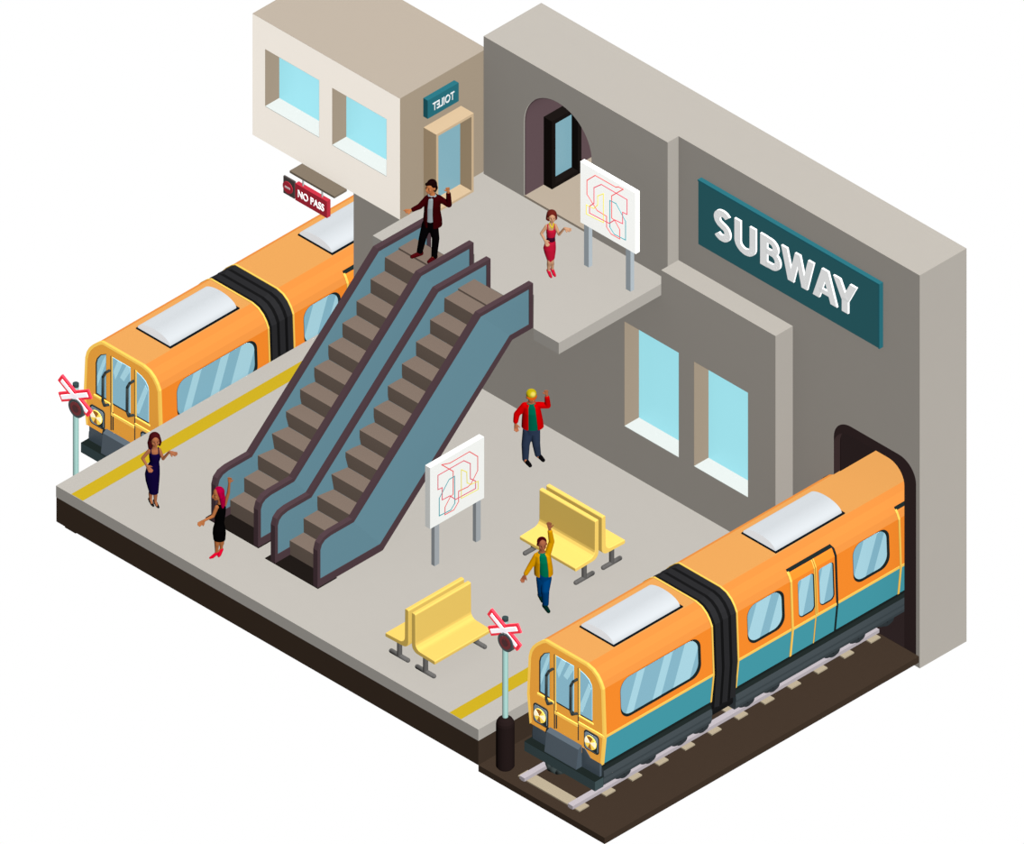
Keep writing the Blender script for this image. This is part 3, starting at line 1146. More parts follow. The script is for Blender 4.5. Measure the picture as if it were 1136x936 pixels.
    ws = front_panel('windscreen', left_k, M_GASKY, root, YF - 0.010, 0.008)
    front_panel('pane', left_g, M_WINY, ws, YF - 0.014, 0.004)
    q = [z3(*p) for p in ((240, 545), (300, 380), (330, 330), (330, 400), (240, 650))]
    front_panel('reflection_streak', q, M_REFLY, ws, YF - 0.017, 0.003)  # painted reflection on the left windscreen
    ws = front_panel('windscreen', mid_k, M_GASKY, root, YF - 0.010, 0.008)
    front_panel('pane', mid_g, M_WINY, ws, YF - 0.014, 0.013)
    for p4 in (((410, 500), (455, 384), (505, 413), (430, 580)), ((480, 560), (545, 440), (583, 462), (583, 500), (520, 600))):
        front_panel('reflection_streak', [z3(*p) for p in p4], M_REFLY, ws, YF - 0.017, 0.003)
    ws = front_panel('windscreen', right_k, M_GASKY, root, YF - 0.010, 0.008)
    front_panel('pane', right_g, M_WINY, ws, YF - 0.014, 0.013)
    front_panel('reflection_streak', [z3(*p) for p in ((658, 850), (745, 640), (770, 700), (680, 940), (658, 935))], M_REFLY, ws, YF - 0.017, 0.003)
    # highlights painted as yellow strips beside the dark door seams
    
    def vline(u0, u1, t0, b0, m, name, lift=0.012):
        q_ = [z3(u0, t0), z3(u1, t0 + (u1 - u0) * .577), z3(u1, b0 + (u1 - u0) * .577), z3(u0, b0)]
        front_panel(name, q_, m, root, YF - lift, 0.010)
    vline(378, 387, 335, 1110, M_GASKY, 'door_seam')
    vline(388, 401, 345, 930, M_TRIMY, 'door_edge')  # yellow strip stands for a highlight along the seam
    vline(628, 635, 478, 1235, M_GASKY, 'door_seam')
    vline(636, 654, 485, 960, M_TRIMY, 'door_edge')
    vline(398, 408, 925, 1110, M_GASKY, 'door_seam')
    # pale ledge below the windscreens
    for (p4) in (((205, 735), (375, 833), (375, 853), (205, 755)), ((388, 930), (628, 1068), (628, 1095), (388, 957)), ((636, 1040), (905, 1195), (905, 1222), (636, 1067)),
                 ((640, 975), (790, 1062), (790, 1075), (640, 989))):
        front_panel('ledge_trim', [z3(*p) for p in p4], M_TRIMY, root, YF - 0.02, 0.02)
    # handles
    for du, dv in ((0, 0), (255, 110)):
        path = [(365 + du, 488 + dv), (335 + du, 495 + dv), (310 + du, 540 + dv), (308 + du, 790 + dv), (325 + du, 838 + dv), (362 + du, 845 + dv)]
        P3 = []
        for i, (a, c) in enumerate(path):
            x, z = z3(a, c)
            dep = 0.0 if i in (0, 5) else 0.05
            P3.append((x + dep * 0.5, YF - 0.015 - dep, z - dep * .0))
        MB().limb(P3, [0.029] * len(P3), 10).build('grab_handle', M_GASKY, root, smooth=True)
    # headlights
    for (a, c) in ((240, 122), (772, 405)):
        x, z = z4(a, c)
        bz = front_panel('headlight', rrect(x - .20, x + .205, z - .225, z + .225, .07), M_GASKY, root, YF - 0.022, 0.02)
        front_panel('bezel', rrect(x - .17, x + .185, z - .195, z + .195, .06), M_BEZEL, bz, YF - 0.028, 0.006)
        front_panel('dark_corner', [(x + .0, z - .185), (x + .175, z - .19), (x + .175, z + .03)], M_GASKY, bz, YF - 0.030, 0.002)
        R = 0.155
        nn = 24
        circ = [(x + R * math.cos(2 * math.pi * k / nn), z + R * math.sin(2 * math.pi * k / nn)) for k in range(nn)]
        ln = front_panel('lens', circ, M_LAMP, bz, YF - 0.05, 0.02)
        def sector(a0, a1, m, nm):
            pp = [(x, z)] + [(x + R * .97 * math.cos(math.radians(a0 + (a1 - a0) * k / 6)), z + R * .97 * math.sin(math.radians(a0 + (a1 - a0) * k / 6))) for k in range(7)]
            front_panel(nm, pp, m, bz, YF - 0.054, 0.004)
        sector(60, 125, M_LAMPB, 'reflector_facet')
        sector(135, 200, M_LAMPC, 'pale_facet')
        sector(-25, 30, M_LAMPC, 'pale_facet')
        sector(245, 285, M_LAMPB, 'reflector_facet')
    # coupler box and bumper
    bp = MB().box(XC - .98, XC + .98, 0.575, YF + .05, -0.44, -0.215).build('bumper', M_BUMPER, root)
    MB().box(XC - .98, XC + .98, 0.575, YF + .05, -0.215, -0.21).build('bumper_tread', M_UNDERD, bp)
    MB().box(XC - .93, XC + .93, YF - 0.0, YF + 0.3, -0.21, 0.12).build('apron', M_BUMPF, root)
    # sloped lower corners of the front: slate wedge notch
    xl, xr = XC - .45, XC + .43
    MB().hexa([(xl, 0.60, -0.21), (xr, 0.60, -0.21), (xr, YF, -0.21), (xl, YF, -0.21),
               (xl, 0.66, 0.24), (xr, 0.66, 0.24), (xr, YF, 0.30), (xl, YF, 0.30)]).build('coupler_box', M_BUMPF, root)
    MB().prism([(xr + .02, 0.27), (xr + .10, 0.27), (xr + .26, 0.115), (xr + .02, 0.115)], 'y', YF - 0.015, YF).build('apron_corner', M_BUMPF, root)
    MB().prism([(xl - .02, 0.27), (xl - .08, 0.27), (xl - .12, 0.115), (xl - .02, 0.115)], 'y', YF - 0.015, YF).build('apron_corner', M_GASKY, root)
    MB().limb([(XC - .35, 0.62, -0.46), (XC - .30, 0.60, -0.54), (XC - .10, 0.60, -0.53), (XC + .05, 0.62, -0.46)], [.05, .06, .05, .04], 12).build('coupling_hose', M_GASKY, root, smooth=True)
    MB().cyl((XC - .33, 0.60, -.47), (XC - .33, 0.66, -.47), .10, 18).build('buffer', M_GASKY, root)
    # underframes
    for (a, c) in ((YF + 0.05, YE + 0.02), (YG + 0.02, YB)):
        pr = [(XC + s_ * 0.0, 0) for s_ in ()]
        half = [(.94, .12), (.94, .0), (.99, -.06), (1.0, -.20), (.985, -.26), (.99, -.34), (.95, -.44)]
        pr = [(XC + x, z) for x, z in half] + [(XC - x, z) for x, z in half[::-1]]
        mb = MB()
        mb.prism(pr, 'y', a, c)
        uf = mb.build('underframe', [M_UNDER, M_UNDERX], root)
        for p in uf.data.polygons:
            if p.center.z > -0.12 and abs(p.normal.y) < .5:
                p.material_index = 1
    MB().box(XC - .80, XC + .80, YE + .02, YG + .02, -0.42, -0.05).cyl((XC + .72, YE, -.22), (XC + .72, YG + .05, -.22), .20, 20).build('gangway_frame', M_BELLOW, root)
    # wheels and axles
    for yy in (1.55, 2.25, 3.12, 3.72, 4.98, 5.68, 7.35, 8.05, 8.85):
        for s_ in (-1, 1):
            xw = XC + s_ * .67
            wl = MB().cyl((xw - .06, yy, -.48), (xw + .06, yy, -.48), .25, 26).build('wheel', M_WHEEL, root)
            MB().cyl((xw + s_ * .06, yy, -.48), (xw + s_ * .16, yy, -.48), .19, 22).cyl((xw + s_ * .16, yy, -.48), (xw + s_ * .24, yy, -.48), .09, 16).build('hub', M_WHEEL, wl)
        MB().cyl((XC - .62, yy, -.48), (XC + .62, yy, -.48), .05, 12).build('axle', M_WHEEL, root)
    for ya, yb in ((1.75, 2.05), (3.3, 3.55), (5.2, 5.45), (7.55, 7.85)):
        for s_ in (-1, 1):
            xa = XC + s_ * .78
            MB().box(xa - .05, xa + .05, ya - .1, yb + .1, -.56, -.42).build('bogie_frame', M_WHEEL, root)
    root.location = loc
    return root


t1 = make_train((0, 0, 0), 'orange train with teal lower side running into the tunnel on the right')
t2 = copy_tree(t1)
t2.location = (-14.50, 2.20, -1.185)
t2['label'] = 'orange train behind the left edge of the platform, passing below the toilet block'

# rails and sleepers of the near track
tr = thing('railway_track', 'pale steel rails on tan sleepers under the train at the right', 'track', (XC, 0.2, -0.85))
for xx in (1.01, 2.35):
    put(MB().box(xx - .07, xx + .07, 0.2, 8.70, -0.81, -0.73).box(xx - .035, xx + .035, 0.2, 8.70, -0.82, -0.80).build('rail', M_RAILW), tr)
k = 0
yy = 0.27
while yy < 8.5:
    put(MB().box(XC - .85, XC + .85, yy, yy + .27, -0.85, -0.82).build('sleeper', M_SLEEP), tr)
    yy += 0.735
tf = thing('railway_track', 'track under the far train, behind the platform', 'track', (XC - 14.5, 2.9, -2.035))
for xx in (1.01 - 14.5, 2.35 - 14.5):
    put(MB().box(xx - .03, xx + .03, 2.9, 10.5, -2.0, -1.925).build('rail', M_RAILW), tf)
for kk in range(10):
    put(MB().box(XC - 14.5 - .70, XC - 14.5 + .74, 2.95 + .735 * kk, 3.2 + .735 * kk, -2.035, -2.0).build('sleeper', M_SLEEP), tf)


# ================================================================== CROSSING SIGNALS
def signal(label, loc, bottom):
    root = thing('crossing_signal', label, 'signal', loc, 0, 'crossing signals')
    r_ = 0.185
    zc = 1.045
    # rounded bollard
    mb = MB()
    rings = [(0, 0, bottom, r_ * .80, r_ * .80), (0, 0, bottom + .05, r_, r_), (0, 0, zc, r_, r_)]
    for a in (20, 40, 60, 75, 88):
        c = math.cos(math.radians(a)) * r_
        rings.append((0, 0, zc + r_ * math.sin(math.radians(a)), c, c))
    mb.loft(rings, n=28)
    mb.build('bollard', M_BOLL, root)
    MB().cyl((0, 0, 1.2), (0, 0, 3.53), 0.060, 20).build('post', M_SPOST, root, smooth=False)
    MB().cyl((0, 0, 3.53), (0, 0, 3.60), 0.064, 20).build('post_cap', M_SCAP, root)
    # crossbuck
    cx, cy, cz = 0.075, -0.085, 3.39
    def arm(sgn, L, W, y0, y1):
        a = math.radians(30 * sgn)
        ux, uz = math.cos(a), math.sin(a)
        q_ = []
        for (s_, t_) in ((-L, -W), (L, -W), (L, W), (-L, W)):
            q_.append((cx + s_ * ux - t_ * uz, cz + s_ * uz + t_ * ux))
        return (q_, y0, y1)
    m1 = MB()
    for sgn in (-1, 1):
        q_, a_, b_ = arm(sgn, .475, .10, cy - .02 - (0.012 if sgn < 0 else 0), cy + .02)
        m1.prism(q_, 'y', a_, b_)
    cb = m1.build('crossbuck', M_SIGR, root)
    m2 = MB()
    for sgn in (-1, 1):
        q_, a_, b_ = arm(sgn, .41, .045, cy - .040, cy - .02)
        m2.prism(q_, 'y', a_, b_)
    m2.build('white_stripe', M_SIGW, cb)
    # lamp
    lx, lz = 0.145, 3.14
    lp = MB().cyl((lx, -0.06, lz), (lx, -0.15, lz), .205, 32).build('lamp_housing', M_SLAMPR, root)
    MB().cyl((lx, -0.15, lz), (lx, -0.158, lz), .150, 32).build('lens', M_SLENS, lp)
    MB().cyl((lx, -0.158, lz), (lx, -0.162, lz), .085, 24).build('lens_centre', mat('deep_red_lens', (58, 10, 14), 'Y', rough=0.2), lp)
    return root


signal('railway crossing signal with red and white crossbuck on dark bollard near the right train', (0.427, 0.318, -0.85), 0.0)
signal('railway crossing signal at the far left corner behind the platform', (0.427 - 12.665, 0.318 + 0.755, -0.85 - 1.09), 0.22)
MB().box(-12.39, -12.09, .92, 1.22, -1.80, -1.722).build('signal_footing', M_EARTH)['kind'] = 'structure'

# ================================================================== PEOPLE
def rad(a):
    return math.radians(a)


class Fig:
    """a figure laid out from image pixels on an upright frame facing the camera: x to its left hand side, y behind it, z up"""
    def __init__(self, bx, by):
        self.bx, self.by = bx, by

    def p(self, sx, sy, f=0.0):  # image pixel position, with depth toward the camera, to figure coordinates
        return Vector(((sx - self.bx) / 56.57, -f, (self.by - sy + 32.66 * f) / 46.19))

    def g(self, sx, sy, z=0.0):
        return Vector(((sx - self.bx) / 56.57, -(sy - self.by) / 32.66, z))

    def ring(self, sx, sy, hw, dep, f=0.0):
        q = self.p(sx, sy, f)
        return (q.x, q.y, q.z, hw * 1.08 / 56.57, dep)


def add_hand(mb, wrist, tip, side=1, curl=0.25, s=1.12):
    wrist, tip = Vector(wrist), Vector(tip)
    d = (tip - wrist).normalized()
    view = Vector((0, -0.8, 0.6))
    l = d.cross(view)
    if l.length < 0.2:
        l = d.cross(Vector((1, 0, 0)))
    l.normalize()
    nrm = l.cross(d).normalized()
    rot = Matrix((l, nrm, d)).transposed()
    mb.limb([wrist, wrist + d * 0.025 * s], [0.024 * s, 0.026 * s], 10)
    mb.sphere(wrist + d * 0.055 * s, 0.036 * s, 0.018 * s, 0.046 * s, 12, 8, rot)
    L = (0.060, 0.070, 0.066, 0.050)
    for i in range(4):
        u = (i - 1.5) * 0.0195 * s
        b = wrist + d * (0.088 - abs(i - 1.3) * 0.004) * s + l * u
        d1 = (d + nrm * curl * 0.9 + l * (i - 1.5) * 0.10).normalized()
        d2 = (d + nrm * curl * 2.6 + l * (i - 1.5) * 0.10).normalized()
        k1 = b + d1 * L[i] * 0.5 * s
        k2 = k1 + d2 * L[i] * 0.5 * s
        mb.limb([b, k1, k2], [0.0105 * s, 0.0098 * s, 0.0085 * s], 8)
    tb = wrist + d * 0.030 * s + l * (-side) * 0.026 * s
    td = (d * 0.75 - l * side * 0.75 + nrm * curl * 0.5).normalized()
    t1 = tb + td * 0.036 * s
    t2 = t1 + (td + d * 0.6).normalized() * 0.028 * s
    mb.limb([tb, t1, t2], [0.0135 * s, 0.0115 * s, 0.0095 * s], 8)


def add_head(mb, c, yaw, pitch=0.0, s=1.2):
    """head with jaw, nose and ears; yaw 0 looks ahead, positive turns towards +x"""
    R = Matrix.Rotation(rad(yaw), 3, 'Z') @ Matrix.Rotation(rad(pitch), 3, 'X')
    c = Vector(c)
    def T(x, y, z):
        return c + R @ Vector((x * s, y * s, z * s))
    mb.sphere(T(0, 0.008, 0.022), 0.078 * s, 0.094 * s, 0.092 * s, 18, 12, R)
    mb.sphere(T(0, -0.022, -0.042), 0.056 * s, 0.062 * s, 0.064 * s, 16, 10, R)
    mb.sphere(T(0, -0.060, -0.085), 0.026 * s, 0.020 * s, 0.020 * s, 12, 8, R)
    mb.limb([T(0, -0.086, 0.012), T(0, -0.104, -0.026)], [0.010 * s, 0.0155 * s], 8)
    mb.sphere(T(0, -0.082, -0.056), 0.022 * s, 0.010 * s, 0.009 * s, 10, 6, R)
    for sd in (-1, 1):
        mb.sphere(T(sd * 0.078, 0.010, -0.010), 0.012 * s, 0.020 * s, 0.030 * s, 10, 6, R)
        mb.sphere(T(sd * 0.040, -0.062, -0.018), 0.026 * s, 0.020 * s, 0.024 * s, 10, 6, R)
    return T


def add_eyes(T, parent, s=1.2):
    m = MB()
    for sd in (-1, 1):
        m.sphere(T(sd * 0.030, -0.082, 0.012), 0.0085 * s, nu=10, nv=6)
    m.build('eyes', M_EYE, parent, smooth=True)
    m = MB()
    m.sphere(T(0, -0.091, -0.056), 0.019 * s, 0.006 * s, 0.005 * s, 10, 6)
    m.build('mouth', M_LIP, parent, smooth=True)


M_EYE = mat('dark_brown_eye', (60, 35, 25), 'P')
M_LIP = mat('brownish_lip', (165, 90, 75), 'P')


def person(label, loc, rz=45.0):
    return thing('person', label, 'person', loc, rad(rz))


VX = 0.0095


def scaled(mb, c, k):
    bmesh.ops.scale(mb.bm, vec=(k, k, k), space=Matrix.Translation(-Vector(c)), verts=mb.bm.verts)
    return mb



def shoe(F, heel, toe, high, m, root, w=0.033):
    h, t = F.g(*heel), F.g(*toe)
    mb = MB()
    d = (t - h).normalized()
    up = Vector((0, 0, 1))
    if high:
        mb.limb([h + up * .085, h + d * .055 + up * .058, h + d * .105 + up * .030, h + d * .155 + up * .022], [.036, .034, .034, .024], 10)
        mb.limb([h + up * .07 - d * .012, h + up * .012 - d * .012], [.020, .013], 8)
    else:
        mb.limb([h - d * .02 + up * .075, h - d * .02 + up * .048, h + d * .10 + up * .046, h + d * .19 + up * .040], [.044, .048, .046, .039], 12)
    return mb.build('shoe', m, root, remesh=0.007)


# ---- woman in the navy dress
def woman_navy():
    F = Fig(170.5, 560.0)
    root = person('woman in a navy sleeveless dress, one hand on her hip, beside the left yellow line', (-9.91, .89, .004))
    skin = mat('tan_skin', (176, 110, 74), 'P')
    dress = mat('navy_fabric', (19, 8, 58), 'P')
    b = MB()
    b.loft([F.ring(171, 541, 4.2, .07), F.ring(169.8, 527, 6.6, .10), F.ring(170.5, 519, 6.2, .095), F.ring(172, 512.5, 4.0, .07),
            F.ring(172.3, 505, 5.2, .09), F.ring(172, 500, 5.6, .07), F.ring(172, 497.6, 3.0, .045), F.ring(172.2, 495, 2.0, .038), F.ring(172.3, 491, 2.1, .04)])
    b.limb([F.p(166.6, 499.6), F.p(158.8, 508.6, .02), F.p(163.4, 516.6, .10)], [.040, .033, .025])
    add_hand(b, F.p(163.4, 516.6, .10), F.p(167.2, 522, .12), side=1, curl=.15)
    b.limb([F.p(177.2, 499.2), F.p(181.6, 509.2, .05), F.p(188.6, 501.4, .16)], [.040, .032, .024])
    add_hand(b, F.p(188.6, 501.4, .16), F.p(194.5, 503.8, .20), side=-1, curl=.2)
    for (hx, kx, ax, fy) in ((169, 168.6, 167.6, 558.5), (172.4, 172.4, 173, 560.5)):
        gq = F.g(ax, fy, .09)
        b.limb([F.p(hx, 530), F.p(kx, 543.5, .03), gq + Vector((0, 0, .14)), gq, gq + Vector((.03, -.08, -.05))], [.060, .050, .042, .028, .024])
    hc = F.p(172.4, 488.6, .02)
    T = add_head(b, hc, 12, 0)
    body = b.build('body', skin, root, remesh=VX, smooth_iter=1)
    add_eyes(T, root)
    d = MB()
    d.loft([F.ring(171.3, 547.0, 4.7, .085), F.ring(170.6, 541, 5.8, .10), F.ring(169.8, 533, 7.2, .12), F.ring(169.6, 526, 7.8, .13), F.ring(170.4, 519, 7.0, .12),
            F.ring(172, 512.5, 4.9, .09), F.ring(172.4, 507, 6.0, .115), F.ring(172.4, 503.8, 6.2, .11), F.ring(172.3, 502, 5.7, .095)])
    d.limb([F.p(168.2, 503.5, .07), F.p(167.8, 498, .05), F.p(168, 497, -.02), F.p(168.4, 502, -.07)], [.014] * 4, 8)
    d.limb([F.p(176.8, 503.5, .07), F.p(176.4, 497.5, .05), F.p(176.2, 496.5, -.02), F.p(176, 502, -.07)], [.014] * 4, 8)
    d.build('dress', dress, root, remesh=.010, smooth_iter=1)
    h = MB()
    h.sphere(hc + Vector((-.004, .026, .040)), .104, .102, .102, 18, 12)
    h.limb([hc + Vector((-.070, .01, .02)), hc + Vector((-.086, .01, -.06)), hc + Vector((-.080, .02, -.17))], [.044, .048, .040])
    h.limb([hc + Vector((.070, .02, .02)), hc + Vector((.086, .02, -.05)), hc + Vector((.082, .03, -.12))], [.038, .036, .024])
    h.limb([hc + Vector((0, .07, 0)), hc + Vector((-.02, .075, -.14))], [.07, .05])
    scaled(h, hc, 1.12).build('hair', mat('dark_maroon_hair', (74, 18, 22), 'P'), root, remesh=.010, smooth_iter=1)
    sh = mat('black_shoe', (14, 12, 14), 'P')
    shoe(F, (166.6, 557.8), (170.2, 561.8), True, sh, root)
    shoe(F, (172.0, 559.5), (175.8, 563.4), True, sh, root)


# ---- woman in the black dress
def woman_black():
    F = Fig(243.5, 618.0)
    root = person('woman with pink hair in a black dress and red heels, waving up at the escalator', (-7.73, .55, 0))
    skin = mat('brown_skin', (182, 112, 66), 'P')
    b = MB()
    b.loft([F.ring(243.5, 597, 5.0, .08), F.ring(243, 588, 5.8, .10), F.ring(243.2, 579.5, 4.2, .075), F.ring(244, 569, 4.9, .085),
            F.ring(244.6, 561, 4.8, .07), F.ring(244.4, 558, 2.8, .045), F.ring(243.6, 555, 2.0, .038), F.ring(242.6, 551, 2.0, .04)])
    b.limb([F.p(249.2, 560.0, -.02), F.p(253.4, 546.5, -.02), F.p(254.4, 535.6, .0)], [.038, .033, .024])
    add_hand(b, F.p(254.4, 535.6, .0), F.p(255.2, 528.5, .0), side=-1, curl=.45)
    b.limb([F.p(240.4, 562.4, .05), F.p(236.4, 572.4, .10), F.p(227.2, 577.0, .20)], [.040, .034, .025])
    add_hand(b, F.p(227.2, 577.0, .20), F.p(221.6, 581, .24), side=1, curl=.15)
    for (hx, kx, ax, fy) in ((241, 240.6, 240.2, 617), (245.2, 245.8, 245.4, 613)):
        gq = F.g(ax, fy, .09)
        b.limb([F.p(hx, 592), F.p(kx, 602.5, .02), gq + Vector((.005, 0, .16)), gq, gq + Vector((-.06, -.05, -.05))], [.075, .052, .045, .030, .024])
    hc = F.p(242.0, 547.8, .02)
    T = add_head(b, hc, -62, 0)
    b.build('body', skin, root, remesh=VX, smooth_iter=1)
    add_eyes(T, root)
    d = MB()
    d.loft([F.ring(243.4, 598.4, 6.2, .10), F.ring(243.2, 591, 6.9, .125), F.ring(243.2, 586, 6.6, .125), F.ring(243.4, 579.5, 4.9, .09),
            F.ring(244.2, 570, 5.7, .105), F.ring(244.8, 563, 5.6, .09), F.ring(244.8, 559.8, 4.6, .065), F.ring(244.4, 558.2, 2.9, .055)])
    d.build('dress', mat('black_fabric', (7, 6, 7), 'P'), root, remesh=.010, smooth_iter=1)
    h = MB()
    h.sphere(hc + Vector((.020, .012, .042)), .096, .098, .092, 18, 12)
    h.limb([hc + Vector((.055, .0, .02)), hc + Vector((.075, -.03, -.08)), hc + Vector((.085, -.04, -.20)), hc + Vector((.080, -.03, -.27))], [.055, .058, .042, .020])
    h.limb([hc + Vector((.03, -.055, .07)), hc + Vector((.055, -.075, -.02))], [.040, .040])
    scaled(h, hc, 1.12).build('hair', mat('pink_hair', (178, 0, 62), 'P'), root, remesh=.010, smooth_iter=1)
    sh = mat('red_shoe', (222, 8, 48), 'P')
    shoe(F, (241.0, 617.2), (234.0, 619.4), True, sh, root)
    shoe(F, (246.0, 613.2), (241.4, 619.8), True, sh, root)


def jacket(F, rings, gap0, gap1, sleeves, m, root, thick=.028):
    j = MB()
    j.loft(rings, a0=gap1, a1=360 + gap0, n=30, thick=thick)
    for pts, rr in sleeves:
        j.limb(pts, [q_ * 1.06 for q_ in rr], 12)
    return j.build('jacket', m, root, remesh=.010, smooth_iter=1)


def trousers(F, waist, legs, m, root):
    t = MB()
    t.loft(waist)
    for pts, rr in legs:
        t.limb(pts, [q_ * 1.17 for q_ in rr], 14)
    return t.build('trousers', m, root, remesh=.010, smooth_iter=1)


# ---- man in the maroon jacket on the escalator's landing
def man_maroon():
    F = Fig(473.0, 286.0)
    root = person('man in a maroon jacket and bow tie, one fist raised, atop the left escalator', (-7.05, 5.60, 5.008))
    skin = mat('light_brown_skin', (197, 124, 76), 'P')
    b = MB()
    b.loft([F.ring(478, 246, 4.6, .08), F.ring(478, 238, 4.6, .075), F.ring(479, 228, 6.2, .10), F.ring(480.5, 219.5, 6.8, .08),
            F.ring(480, 216.6, 3.4, .055), F.ring(479.4, 213.6, 2.6, .048), F.ring(478.6, 210, 2.6, .05)])
    b.limb([F.p(474.8, 220.2), F.p(465.8, 229.2, .06), F.p(456.6, 233.4, .12)], [.046, .040, .028])
    add_hand(b, F.p(456.6, 233.4, .12), F.p(450.5, 234.6, .16), side=1, curl=.85)
    b.limb([F.p(453.2, 233.2, .15), F.p(450.4, 233.4, .17), F.p(447.8, 233.8, .18)], [.013, .012, .0105], 8)
    b.limb([F.p(486.8, 219.0), F.p(498.6, 227.4, .02), F.p(497.6, 213.0, .06)], [.046, .040, .028])
    add_hand(b, F.p(497.6, 213.0, .06), F.p(496.2, 205.5, .08), side=1, curl=.75)
    LG = ((474, 469.3, 465.6, 283.4), (480.4, 483.4, 481.8, 288.2))
    for (hx, kx, ax, fy) in LG:
        gq = F.g(ax, fy, .06)
        b.limb([F.p(hx + 1, 250), F.p(kx, 263.5, .06), gq + Vector((0, 0, .10)), gq + Vector((-.02, -.03, -.01))], [.075, .050, .035, .030])
    hc = F.p(478.2, 207.6, .02)
    T = add_head(b, hc, -42, 0)
    b.build('body', skin, root, remesh=VX, smooth_iter=1)
    add_eyes(T, root)
    s = MB()
    s.loft([F.ring(477.4, 247, 6.4, .115), F.ring(477.5, 238, 6.4, .115), F.ring(478.6, 228, 7.2, .13), F.ring(480, 219.5, 6.9, .10), F.ring(479.6, 216, 3.6, .065)])
    s.build('shirt', mat('grey_shirt', (160, 172, 176), 'P'), root, remesh=.010)
    jk = mat('maroon_fabric', (58, 4, 8), 'P')
    jacket(F, [F.ring(480.5, 249.5, 9.8, .16), F.ring(480.2, 243, 9.8, .16), F.ring(479.8, 234, 8.6, .15), F.ring(480, 226, 8.6, .155), F.ring(480.4, 220, 8.2, .125), F.ring(480.2, 216.8, 5.2, .09)],
           232, 272, [([F.p(474.4, 220.4), F.p(465.8, 229.2, .06), F.p(458.6, 232.6, .11)], [.064, .055, .044]),
                      ([F.p(486.6, 219.8), F.p(498.4, 227.2, .02), F.p(497.8, 215.2, .05)], [.064, .056, .046])], jk, root)
    t = MB()
    q = F.p(479.0, 219.6, .17)
    t.sphere(q + Vector((-.034, 0, 0)), .034, .014, .026, 10, 6)
    t.sphere(q + Vector((.034, 0, 0)), .034, .014, .026, 10, 6)
    t.sphere(q, .010, .012, .010, 8, 6)
    t.build('bow_tie', jk, root, smooth=True)
    trousers(F, [F.ring(477.0, 251, 6.6, .11), F.ring(477.4, 246, 7.0, .12), F.ring(477.4, 241, 6.2, .11)],
             [([F.p(474, 249), F.p(469.3, 263.5, .06), F.g(465.8, 283.2, .075)], [.090, .066, .052]),
              ([F.p(480.6, 249), F.p(483.6, 264.5, .06), F.g(482, 288, .075)], [.090, .066, .052])], mat('black_trousers', (8, 6, 8), 'P'), root)
    sh = mat('maroon_shoe', (78, 8, 14), 'P')
    shoe(F, (466.5, 283.6), (458.0, 286.6), False, sh, root)
    shoe(F, (482.6, 287.6), (477.8, 291.2), False, sh, root)
    h = MB()
    h.sphere(hc + Vector((.022, .020, .052)), .092, .098, .084, 18, 12)
    h.limb([hc + Vector((.070, .01, .02)), hc + Vector((.082, .02, -.05)), hc + Vector((.062, .03, -.085))], [.038, .036, .026])
    h.limb([hc + Vector((-.072, -.050, .092)), hc + Vector((-.01, -.055, .120)), hc + Vector((.05, .0, .11))], [.030, .042, .046])
    h.limb([hc + Vector((.060, .0, .06)), hc + Vector((.084, .0, -.02)), hc + Vector((.075, .01, -.08))], [.05, .042, .03])
    scaled(h, hc, 1.12).build('hair', mat('black_brown_hair', (28, 8, 8), 'P'), root, remesh=.010, smooth_iter=1)


